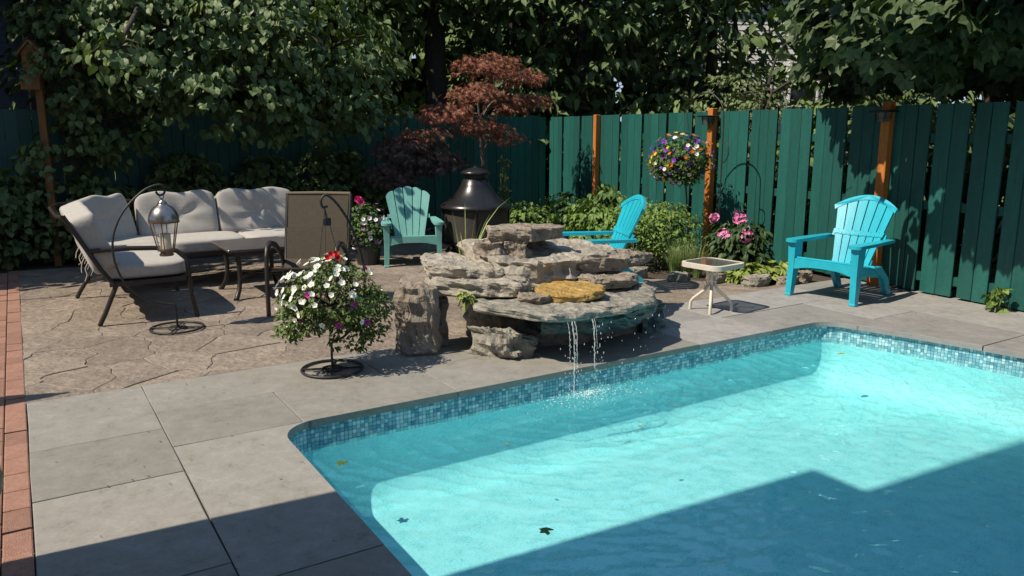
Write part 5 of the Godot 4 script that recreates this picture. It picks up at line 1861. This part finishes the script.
func build_flower_ball() -> void:
	var o := Vector3(6.95, 0, -6.5)
	var t := thing("shepherd_hook_stand", "slim dark garden hook beside the orange fence post", "stand", o)
	var b := B.new()
	b.tube(smooth_path([Vector3(0, -0.05, 0), Vector3(0, 0.8, 0), Vector3(0, 1.65, 0), Vector3(0, 1.85, -0.03), Vector3(-0.0, 1.98, -0.16), Vector3(0, 2.01, -0.3), Vector3(0, 1.97, -0.45), Vector3(0, 1.86, -0.58), Vector3(0, 1.83, -0.61)]), 0.008, 7)
	obj(b, "pole", mats.iron, t)
	b = B.new()
	b.tube(smooth_path([Vector3(0, 1.2, 0), Vector3(0, 1.24, 0.06), Vector3(0, 1.32, 0.1), Vector3(0, 1.42, 0.08), Vector3(0, 1.45, 0.0)]), 0.006, 6)
	obj(b, "scroll", mats.iron, t)
	var c := Vector3(6.92, 1.23, -7.12)
	var k := thing("flower_ball", "hanging ball of yellow purple orange and white flowers before the fence", "flower basket", c)
	b = B.new()
	b.lathe(Vector3(0, -0.16, 0), [Vector2(0.0, 0.0), Vector2(0.1, 0.02), Vector2(0.17, 0.12), Vector2(0.19, 0.2), Vector2(0.0, 0.2)], 18)
	obj(b, "basket", mats.twig, k)
	for j in 3:
		var a := TAU * j / 3
		b = B.new()
		b.tube([Vector3(cos(a) * 0.18, 0.03, sin(a) * 0.18), Vector3(0.03, 0.6, 0.01)], 0.003, 4)
		obj(b, "wire", mats.iron, k)
	many(k, "foliage", leaf_meshes.oval, mats.leaf, scatter(E([0, 0, 0, 0.33, 0.25, 0.33, -0.02, -0.14, 0.1, 0.2, 0.16, 0.2, -0.1, -0.1, -0.2, 0.14, 0.14, 0.14]), 520, 6, 0.06, Vector2(0.03, 0.05), [Color(0.05, 0.1, 0.025), Color(0.11, 0.18, 0.05)], 52, 0.4, 0.5))
	var r := Vector3(0.39, 0.31, 0.39)
	var to_l := Vector3(-0.6, 0, -0.9)
	var to_r := Vector3(-0.5, 0, 0.9)
	blossoms(k, "yellow_blossom", on_mound(Vector3.ZERO, r, 58, 61, Vector2(0.022, 0.03), to_l * 1.6 + Vector3(0, -0.6, 0.2), -0.95), "daisy", Color(0.66, 0.47, 0.015), Color(0.4, 0.25, 0.01))
	blossoms(k, "purple_blossom", on_mound(Vector3.ZERO, r, 60, 62, Vector2(0.024, 0.03), to_l * 0.5 + Vector3(0, 0.5, 0), -0.9), "petunia", Color(0.2, 0.05, 0.4), Color(0.08, 0.01, 0.15))
	blossoms(k, "orange_blossom", on_mound(Vector3.ZERO, r, 26, 63, Vector2(0.022, 0.03), Vector3(-0.2, 0.8, 0.6), -0.4), "daisy", Color(0.6, 0.12, 0.02), Color(0.4, 0.2, 0.02))
	blossoms(k, "white_blossom", on_mound(Vector3.ZERO, r, 26, 64, Vector2(0.022, 0.03), to_r, -0.9), "petunia", Color(0.72, 0.72, 0.68), Color(0.5, 0.5, 0.3))
	var sk := thing("plant_stake", "thin dark stake under the hanging flower ball", "stake", Vector3(6.95, 0, -7.0))
	b = B.new()
	b.tube([Vector3(0, -0.05, 0), Vector3(-0.02, 0.5, 0.02), Vector3(-0.02, 0.98, -0.05)], 0.01, 6)
	obj(b, "rod", mats.iron, sk)
	b = B.new()
	b.ring(Vector3(-0.02, 0.96, -0.05), 0.05, 0.006, 14)
	obj(b, "loop", mats.iron, sk)

func build_bed_plants() -> void:
	var g1 := [Color(0.09, 0.16, 0.03), Color(0.19, 0.29, 0.07)]
	var g2 := [Color(0.06, 0.12, 0.03), Color(0.13, 0.21, 0.06)]
	var yl := [Color(0.17, 0.23, 0.04), Color(0.3, 0.37, 0.1)]
	shrub("leafy_shrub", "bright green leafy shrub behind the side facing turquoise chair", Vector3(6.0, 0, -7.0), E([6.0, 0.36, -7.0, 0.42, 0.34, 0.4, 6.25, 0.46, -7.2, 0.26, 0.22, 0.28]), 250, 6, 0.09, Vector2(0.035, 0.065), g1, "oval", 201)
	shrub("leafy_shrub", "bushy light green shrub beside the ornamental grass", Vector3(6.3, 0, -6.75), E([6.45, 0.42, -6.8, 0.42, 0.36, 0.35, 6.7, 0.5, -7.1, 0.26, 0.22, 0.28]), 240, 6, 0.09, Vector2(0.032, 0.06), g1, "oval", 202)
	shrub("tall_perennial", "tall broad leaved perennial against the fence by the first orange post", Vector3(7.2, 0, -8.7), E([7.2, 0.42, -8.7, 0.3, 0.34, 0.5, 7.15, 0.62, -8.9, 0.2, 0.22, 0.3]), 130, 6, 0.11, Vector2(0.07, 0.13), g2, "oval", 203, 0.6, "plant")
	shrub("tall_perennial", "tall green perennial left of the side facing turquoise chair", Vector3(6.6, 0, -8.4), E([6.6, 0.36, -8.4, 0.36, 0.34, 0.45]), 150, 6, 0.1, Vector2(0.06, 0.1), g1, "oval", 204, 0.5, "plant")
	shrub("leafy_shrub", "low green shrub behind the black outdoor fireplace", Vector3(6.3, 0, -9.7), E([6.3, 0.3, -9.7, 0.5, 0.28, 0.35]), 230, 6, 0.09, Vector2(0.05, 0.09), g1, "oval", 205)
	shrub("leafy_shrub", "small rounded shrub at the corner of the green fence", Vector3(7.2, 0, -10.0), E([7.2, 0.33, -10.0, 0.35, 0.32, 0.45]), 200, 6, 0.09, Vector2(0.05, 0.09), g2, "oval", 206)
	shrub("leafy_shrub", "dense green shrub under the hanging flower ball", Vector3(7.0, 0, -7.5), E([7.0, 0.35, -7.5, 0.35, 0.35, 0.5, 7.05, 0.45, -8.0, 0.3, 0.3, 0.3]), 260, 6, 0.09, Vector2(0.035, 0.065), g1, "oval", 207)
	shrub("hosta_plant", "low yellow green plant behind the edging stones", Vector3(6.7, 0, -5.6), E([6.55, 0.09, -5.65, 0.24, 0.1, 0.13, 6.85, 0.1, -5.52, 0.26, 0.1, 0.13]), 110, 5, 0.08, Vector2(0.06, 0.1), yl, "oval", 208, 0.3, "plant")
	shrub("weed", "small weed growing at the foot of the green fence", Vector3(7.24, 0, -3.46), E([7.24, 0.12, -3.46, 0.06, 0.13, 0.06]), 14, 4, 0.05, Vector2(0.05, 0.08), g1, "heart", 209, 0.3, "plant")
	shrub("sprout", "yellow green sprout growing from the waterfall stones", Vector3(2.63, 0.355, -4.8), E([2.63, 0.41, -4.8, 0.05, 0.05, 0.05]), 22, 4, 0.03, Vector2(0.025, 0.04), yl, "oval", 210, 0.3, "plant")
	# pink bush
	var p := shrub("pink_flower_bush", "dark leaved bush with five pink blossom heads by the fence", Vector3(6.9, 0, -6.1), E([6.9, 0.33, -6.1, 0.26, 0.28, 0.3, 6.95, 0.4, -6.3, 0.2, 0.2, 0.2]), 170, 6, 0.1, Vector2(0.07, 0.12), [Color(0.025, 0.055, 0.02), Color(0.06, 0.11, 0.035)], "oval", 211, 0.5, "bush")
	for q in [[6.8, 0.62, -6.05, 0.075], [6.72, 0.42, -6.2, 0.06], [6.75, 0.43, -5.9, 0.065], [6.7, 0.37, -6.1, 0.075], [6.82, 0.58, -6.45, 0.045]]:
		var list := on_mound(Vector3.ZERO, Vector3.ONE * q[3], 34, int(q[2] * -100), Vector2(0.02, 0.028), Vector3.ZERO, -1.1)
		var arr := []
		for s in list:
			var up: Vector3 = s[1].normalized()
			var x := up.cross(Vector3(0.3, 0.1, 0.9)).normalized()
			arr.append([Transform3D(Basis(x, up, x.cross(up)).scaled(Vector3.ONE * s[2]), s[0]), Color(0.56, 0.1, 0.3).lerp(Color(0.7, 0.28, 0.48), absf(sin(s[0].x * 900.0)))])
		var h := many(p, "blossom", leaf_meshes.petunia, mats.petal, arr)
		h.position = Vector3(q[0], q[1], q[2]) - p.position
	# ornamental grass
	var gr := thing("ornamental_grass", "arching clump of fine ornamental grass behind the side table", "grass", Vector3(6.2, 0, -6.25))
	var gm := plain(lin(0.16, 0.23, 0.08), 0.6)
	gm.backlight_enabled = true
	gm.backlight = Color(0.4, 0.45, 0.2)
	for i in 3:
		var b := B.new()
		blades(b, Vector3(0.1 * i - 0.1, -0.03, 0.08 * i - 0.08), 150, 0.55, 0.008, 0.7, 70 + i, 1.3)
		stuff(obj(b, "blades", gm, gr))
	var sm := plain(lin(0.25, 0.32, 0.1), 0.5)
	sm.backlight_enabled = true
	sm.backlight = Color(0.4, 0.45, 0.2)
	var sp := thing("strap_leaf_plant", "few long arching strap leaves rising behind the waterfall rocks", "plant", Vector3(3.28, 0, -6.0))
	for i in 14:
		var b := B.new()
		blades(b, Vector3(0, -0.02, 0), 1, 1.2, 0.03, 0.5, 90 + i * 3, 0.9)
		obj(b, "strap_leaf", sm, sp)
	# flower pot behind the armchair
	var fp := thing("flower_pot", "pot of white and purple petunias behind the brown armchair", "flower pot", Vector3(3.5, 0, -8.85))
	var b := B.new()
	b.lathe(Vector3.ZERO, [Vector2(0.0, 0.0), Vector2(0.13, 0.0), Vector2(0.17, 0.24), Vector2(0.19, 0.25), Vector2(0.19, 0.28), Vector2(0.16, 0.28), Vector2(0.0, 0.26)], 22, false)
	obj(b, "pot", mats.dark_pot, fp)
	many(fp, "foliage", leaf_meshes.oval, mats.leaf, scatter(E([0, 0.42, 0, 0.24, 0.24, 0.22, -0.02, 0.6, 0, 0.14, 0.14, 0.14]), 230, 6, 0.06, Vector2(0.035, 0.055), [Color(0.05, 0.1, 0.03), Color(0.11, 0.17, 0.05)], 212, 0.4, 0.4))
	blossoms(fp, "white_blossom", on_mound(Vector3(0, 0.42, 0), Vector3(0.27, 0.27, 0.25), 34, 71, Vector2(0.022, 0.03), Vector3(0.3, 0.2, 0.5), -0.8), "petunia", Color(0.66, 0.64, 0.68), Color(0.4, 0.3, 0.2))
	blossoms(fp, "purple_blossom", on_mound(Vector3(0, 0.45, 0), Vector3(0.26, 0.28, 0.25), 16, 72, Vector2(0.022, 0.03), Vector3(0, 0.2, 0.5), -0.8), "petunia", Color(0.3, 0.12, 0.34), Color(0.1, 0.02, 0.1))
	blossoms(fp, "pink_blossom", [[Vector3(-0.12, 0.78, 0.05), Vector3(-0.2, 0.5, 1), 0.05], [Vector3(-0.1, 0.76, 0.08), Vector3(0.2, 0.3, 1), 0.045]], "petunia", Color(0.6, 0.03, 0.16), Color(0.3, 0.0, 0.05))

func build_trees() -> void:
	var greens := [Color(0.065, 0.11, 0.037), Color(0.15, 0.21, 0.078)]
	# the linden whose branches hang behind the sofa
	tree("linden_tree", "linden tree with drooping heart shaped leaves behind the sofa", Vector3(2.6, 0, -12.3), [Vector3(2.6, -0.1, -12.3), Vector3(2.6, 1.5, -12.2), Vector3(2.5, 3.0, -11.9), Vector3(2.4, 4.2, -11.6)], 0.17,
		E([1.55, 2.75, -10.3, 0.8, 0.7, 0.7, 2.6, 2.95, -10.1, 1.1, 0.9, 0.8, 3.6, 2.6, -10.3, 0.9, 0.9, 0.7, 2.2, 2.05, -9.95, 0.95, 0.5, 0.6, 3.2, 1.95, -10.05, 0.7, 0.5, 0.5, 4.1, 2.2, -10.5, 0.6, 0.6, 0.5, 1.0, 2.4, -9.2, 0.35, 0.28, 0.28, 2.6, 4.6, -12.4, 2.0, 1.2, 1.1]),
		{"sprays": 900, "per": 13, "wide": 0.27, "size": Vector2(0.075, 0.125), "cols": greens, "sd": 301, "leaf": "heart", "droop": 0.75, "shell": 0.35})
	tree("dark_tree", "dark leaved tree in shade behind the birdhouse", Vector3(0.3, 0, -12.6), [Vector3(0.3, -0.1, -12.6), Vector3(0.35, 1.6, -12.5), Vector3(0.4, 3.2, -12.3)], 0.15,
		E([0.75, 2.3, -11.0, 0.6, 0.8, 0.5, 0.9, 3.2, -11.2, 0.7, 0.8, 0.6, 1.0, 1.7, -10.9, 0.5, 0.45, 0.4, 0.4, 4.6, -12.2, 1.4, 1.1, 1.2, 0.55, 1.2, -10.9, 0.5, 0.4, 0.4]),
		{"sprays": 520, "per": 11, "wide": 0.25, "size": Vector2(0.07, 0.11), "cols": greens, "sd": 302, "leaf": "heart", "droop": 0.6})
	# Japanese maple
	tree("japanese_maple", "red leaved Japanese maple at the fence corner", Vector3(6.05, 0, -10.5), [Vector3(6.05, -0.1, -10.5), Vector3(6.1, 0.6, -10.45), Vector3(6.0, 1.2, -10.4), Vector3(5.9, 1.7, -10.3)], 0.055,
		E([6.05, 2.55, -10.3, 0.5, 0.16, 0.45, 6.55, 2.4, -10.3, 0.4, 0.14, 0.35, 5.7, 2.15, -10.1, 0.45, 0.15, 0.35, 5.2, 1.85, -10.0, 0.42, 0.14, 0.3, 6.35, 2.0, -10.2, 0.4, 0.14, 0.3, 5.75, 1.65, -10.05, 0.4, 0.12, 0.3, 6.85, 2.05, -10.4, 0.35, 0.1, 0.25, 4.9, 1.55, -10.0, 0.3, 0.1, 0.25, 6.2, 1.5, -10.1, 0.25, 0.1, 0.2]),
		{"sprays": 300, "per": 10, "wide": 0.17, "size": Vector2(0.055, 0.09), "cols": [Color(0.25, 0.06, 0.045), Color(0.34, 0.19, 0.11)], "sd": 303, "leaf": "palm", "droop": 0.55, "bark": mats.pale_bark, "shell": 0.1, "mat": mats.petal})
	tree("japanese_maple", "dusky purple leaved low maple left of the red one", Vector3(5.0, 0, -10.9), [Vector3(5.0, -0.1, -10.9), Vector3(5.0, 0.5, -10.8), Vector3(4.95, 1.1, -10.6)], 0.04,
		E([4.75, 1.35, -10.3, 0.5, 0.22, 0.4, 5.2, 1.15, -10.3, 0.4, 0.2, 0.35, 4.5, 1.0, -10.4, 0.4, 0.2, 0.35]),
		{"sprays": 190, "per": 12, "wide": 0.15, "size": Vector2(0.055, 0.09), "cols": [Color(0.13, 0.085, 0.08), Color(0.24, 0.17, 0.15)], "sd": 304, "leaf": "palm", "droop": 0.55, "shell": 0.2})
	# climber on the maple's stem
	shrub("climbing_vine", "yellow green vine climbing beside the red maple stem", Vector3(6.25, 0, -10.2), E([6.25, 0.9, -10.2, 0.08, 0.5, 0.08, 6.2, 0.4, -10.2, 0.12, 0.3, 0.1]), 60, 4, 0.06, Vector2(0.04, 0.07), [Color(0.12, 0.14, 0.03), Color(0.25, 0.25, 0.06)], "oval", 305, 0.5, "vine")
	# the big maple that leans over the green fence; it shades the fence but not the deck
	tree("broadleaf_maple", "broad leaved maple leaning over the right end of the green fence", Vector3(8.7, 0, -3.6), [Vector3(8.7, -0.1, -3.6), Vector3(8.65, 1.6, -3.7), Vector3(8.5, 3.0, -3.9), Vector3(8.3, 4.2, -4.1)], 0.16,
		E([7.9, 3.0, -4.9, 1.1, 0.8, 0.9, 7.6, 3.1, -3.6, 1.2, 0.8, 0.9, 7.9, 2.45, -4.2, 0.7, 0.5, 0.8, 8.2, 2.6, -5.6, 0.7, 0.6, 0.7, 7.2, 3.6, -4.3, 1.0, 0.7, 1.1, 7.4, 3.2, -2.4, 1.1, 0.9, 1.0, 8.4, 4.2, -4.0, 1.6, 1.0, 1.8, 6.7, 2.75, -4.0, 0.7, 0.5, 0.9, 6.4, 2.6, -3.0, 0.5, 0.4, 0.8, 6.5, 2.5, -3.9, 0.5, 0.35, 0.8, 6.5, 3.0, -2.8, 0.7, 0.5, 0.9, 6.9, 2.6, -3.2, 0.5, 0.4, 0.7, 6.9, 2.7, -4.9, 0.5, 0.35, 0.5, 9.2, 2.9, -5.0, 0.9, 0.9, 1.0, 9.4, 3.0, -3.4, 0.9, 1.0, 1.0]),
		{"sprays": 1350, "per": 9, "wide": 0.34, "size": Vector2(0.1, 0.17), "cols": [Color(0.042, 0.075, 0.032), Color(0.095, 0.135, 0.06)], "sd": 306, "leaf": "maple", "droop": 0.6, "shell": 0.3, "keep": func(p): return p.y > 1.98 and p.y > (7.5 - p.x) / 0.8 + 0.35})
	# trees beyond the green fence
	var wood := "trees in the dark wood beyond the fences"
	var pale := [Color(0.1, 0.14, 0.06), Color(0.2, 0.25, 0.12)]
	tree("pale_tree", "small tree with pale sunlit leaves just beyond the green fence", Vector3(10.0, 0, -8.6), [Vector3(10.0, -0.1, -8.6), Vector3(10.0, 1.2, -8.5), Vector3(9.9, 2.2, -8.4)], 0.07,
		E([9.9, 2.15, -8.9, 0.75, 0.4, 0.6, 9.6, 1.8, -8.2, 0.4, 0.3, 0.4, 10.4, 3.2, -7.6, 0.8, 0.45, 0.6, 10.6, 2.7, -7.2, 0.6, 0.4, 0.5]),
		{"sprays": 230, "per": 11, "wide": 0.22, "size": Vector2(0.06, 0.1), "cols": pale, "sd": 307, "leaf": "oval", "droop": 0.35})
	var spots := [
		# x, z, crown radius, crown base, crown top, label
		[6.9, -13.8, 2.2, 2.9, 9.5, "thick trunked dark tree rising behind the red maple"],
		[4.4, -15.2, 2.0, 1.0, 8.5, "dark tree beyond the fence behind the linden"],
		[2.0, -16.0, 2.2, 1.2, 8.0, "dark tree behind the linden's left branches"],
		[9.3, -12.4, 1.9, 0.9, 7.5, "dense dark tree behind the corner of the green fence"],
		[11.3, -11.0, 1.8, 0.8, 7.0, "dense dark tree behind the first orange post"],
		[12.6, -8.2, 1.4, 0.6, 3.2, "low dark tree beyond the green fence under the pale leaves"],
		[10.9, -5.6, 1.3, 0.6, 5.5, "dark tree beyond the fence behind the broad leaved maple"],
		[11.0, -3.2, 1.6, 0.5, 6.0, "dark tree beyond the fence right of the turquoise chair"],
		[9.9, -15.8, 2.4, 0.5, 9.0, "tall dark tree deep in the wood behind the fireplace"],
		[13.8, -14.0, 2.2, 0.5, 8.0, "tall dark tree deep in the wood above the first orange post"],
		[12.8, -1.0, 2.0, 0.5, 7.0, "dark tree beyond the far right end of the green fence"],
		[-2.3, -10.8, 1.3, 1.5, 6.4, "slender tree left of the birdhouse"],
		[-4.6, -12.2, 1.6, 3.0, 10.5, "tall tree left of the garden behind the folded parasol"],
		[-3.6, -13.4, 2.6, 2.0, 11.5, "tall tree beside the blue clapboard house"],
		[1.5, -14.2, 1.2, 0.8, 6.5, "dark tree right of the blue clapboard house"]]
	for i in spots.size():
		var s: Array = spots[i]
		var base := Vector3(s[0], 0, s[1])
		var rng := RandomNumberGenerator.new()
		rng.seed = 400 + i
		var ells := []
		var mid: float = (s[3] + s[4]) / 2.0
		for k in 9:
			var a := TAU * k / 9.0 + rng.randf()
			var y := lerpf(s[3] + 0.5, s[4] - 0.6, rng.randf())
			var rr: float = s[2] * 0.6 * (1.0 - 0.35 * absf(y - mid) / (s[4] - s[3]))
			ells.append([base + Vector3(cos(a) * rr, y, sin(a) * rr), Vector3(s[2] * 0.5, 0.85, s[2] * 0.5)])
		ells.append([base + Vector3(0, mid, 0), Vector3(s[2] * 0.7, (s[4] - s[3]) * 0.45, s[2] * 0.7)])
		var thick: float = 0.26 if i == 0 else 0.14
		tree("dark_tree", s[5], base, [base + Vector3(0, -0.1, 0), base + Vector3(0.05, s[3] * 0.6 + 0.3, 0), base + Vector3(0.0, mid, 0.05), base + Vector3(0.1, s[4] - 1.0, 0)], thick, ells,
			{"sprays": int(95 * s[2] * (s[4] - s[3]) / 5.0) + 150, "per": 10, "wide": 0.5, "size": Vector2(0.16, 0.27), "cols": greens, "sd": 420 + i, "leaf": "oval", "droop": 0.45, "twigs": 2, "mat": mats.dull_leaf, "group": wood})
	# the far wood, one dark mass of leaves
	var far := []
	var rng := RandomNumberGenerator.new()
	rng.seed = 500
	for i in 15000:
		var an := rng.randf_range(-0.35, 1.75)
		var d := rng.randf_range(19.0, 27.0)
		var p := Vector3(sin(an) * d, rng.randf_range(0.0, 9.0) * rng.randf_range(0.7, 1.0), -cos(an) * d)
		if Vector2(p.x - 19.0, p.z + 15.0).length() < 5.5:
			continue
		if Vector2(p.x + 1.5, p.z + 18.0).length() < 5.0:
			continue
		far.append([leaf_at(p, Vector3(rng.randfn(), rng.randfn() - 0.5, rng.randfn()), Vector3(rng.randfn(), 1, rng.randfn()), rng.randf_range(0.6, 1.1)), greens[0].lerp(greens[1], rng.randf())])
	var holder := thing("far_wood", "dark far-off wood closing the view behind the garden", "wood")
	holder.set_meta("kind", "stuff")
	many(holder, "foliage", leaf_meshes.oval, mats.dull_leaf, far)
	# undergrowth close behind the green fence
	for i in 7:
		var z := -2.0 - 1.45 * i
		var x := fence_x(z) + 0.75
		shrub("undergrowth_shrub", ["leafy undergrowth behind the right end of the green fence", "leafy undergrowth behind the lone turquoise chair's fence boards", "leafy undergrowth behind the fence left of the near orange post", "leafy undergrowth behind the fence at the pink flower bush", "leafy undergrowth behind the middle orange post", "leafy undergrowth behind the fence at the tall perennial", "leafy undergrowth behind the far orange post"][i], Vector3(x, 0, z), E([x, 0.8, z, 0.4, 0.75, 0.75]), 150, 8, 0.22, Vector2(0.1, 0.18), greens, "oval", 520 + i, 0.4)
	# dry leaves and bits blown on the paving
	var litter := []
	rng.seed = 540
	for i in 90:
		var z := rng.randf_range(-10.0, -2.6)
		var x := rng.randf_range(-0.05, 5.2) if z < -5.3 else rng.randf_range(6.1, 7.3)
		if i % 3 == 0:
			x = rng.randf_range(0.0, 0.95)
			z = rng.randf_range(-5.1, -2.6)
		if i % 3 == 1:
			z = rng.randf_range(-5.0, -2.6)
			x = fence_x(z) - absf(rng.randfn()) * 0.12 - 0.03
		litter.append([leaf_at(Vector3(x, 0.006, z), Vector3(rng.randfn(), 0.1, rng.randfn()), Vector3(rng.randfn() * 0.3, 1, rng.randfn() * 0.3), rng.randf_range(0.006, 0.017)), Color(0.12, 0.08, 0.04).lerp(Color(0.05, 0.04, 0.03), rng.randf())])
	var lt := thing("leaf_litter", "scattered dry leaf bits on the paving", "leaf litter")
	stuff(lt)
	many(lt, "leaf_bits", leaf_meshes.oval, mats.dead_leaf, litter)
	# hedge plants in the shade before the dark fence
	var hs := [[-0.3, 1.1, "shaded hedge plant at the foot of the birdhouse post"], [0.75, 0.9, "shaded hedge plant behind the sofa's left corner"], [1.75, 1.25, "shaded hedge plant behind the middle of the sofa"], [2.75, 1.2, "shaded hedge plant behind the sofa's right end"], [3.7, 1.35, "shaded hedge plant behind the potted petunias"], [4.5, 0.9, "shaded hedge plant behind the sage green chair"]]
	for i in hs.size():
		var x: float = hs[i][0]
		var hh: float = hs[i][1]
		shrub("hedge_plant", hs[i][2], Vector3(x, 0, -10.95), E([x, hh * 0.45, -10.95, 0.62, hh * 0.45, 0.38, x + 0.15, hh * 0.8, -11.0, 0.4, hh * 0.25, 0.3]), 210, 8, 0.16, Vector2(0.06, 0.11), greens, "heart", 560 + i, 0.5)
	# fallen leaves on the pool
	var fl := [[1.8, -2.57, 0.05, Color(0.03, 0.035, 0.03), "dark wet leaf floating on the sunlit pool water"], [2.15, -3.5, 0.03, Color(0.2, 0.13, 0.02), "small ochre leaf floating near the waterline tiles"], [2.95, -3.3, 0.035, Color(0.25, 0.13, 0.03), "tan leaf floating on the ripples before the waterfall"], [5.35, -3.62, 0.07, Color(0.25, 0.2, 0.03), "long yellow leaf floating by the sunlit tiles"], [1.3, -3.75, 0.05, Color(0.07, 0.1, 0.03), "greenish leaf floating in the pool's rounded corner"]]
	for f in fl:
		var o := inst(leaf_meshes.maple if f[2] > 0.045 and f[2] < 0.06 else leaf_meshes.oval, "fallen_leaf", leafy())
		o.material_override.vertex_color_use_as_albedo = false
		o.material_override.albedo_color = lin(f[3].r, f[3].g, f[3].b)
		o.transform = leaf_at(Vector3(f[0], WATER + 0.008, f[1]), Vector3(sin(f[0] * 9.0), 0.05, cos(f[0] * 9.0)), Vector3.UP, f[2])
		tag(o, f[4], "leaf", "leaves fallen on the pool")
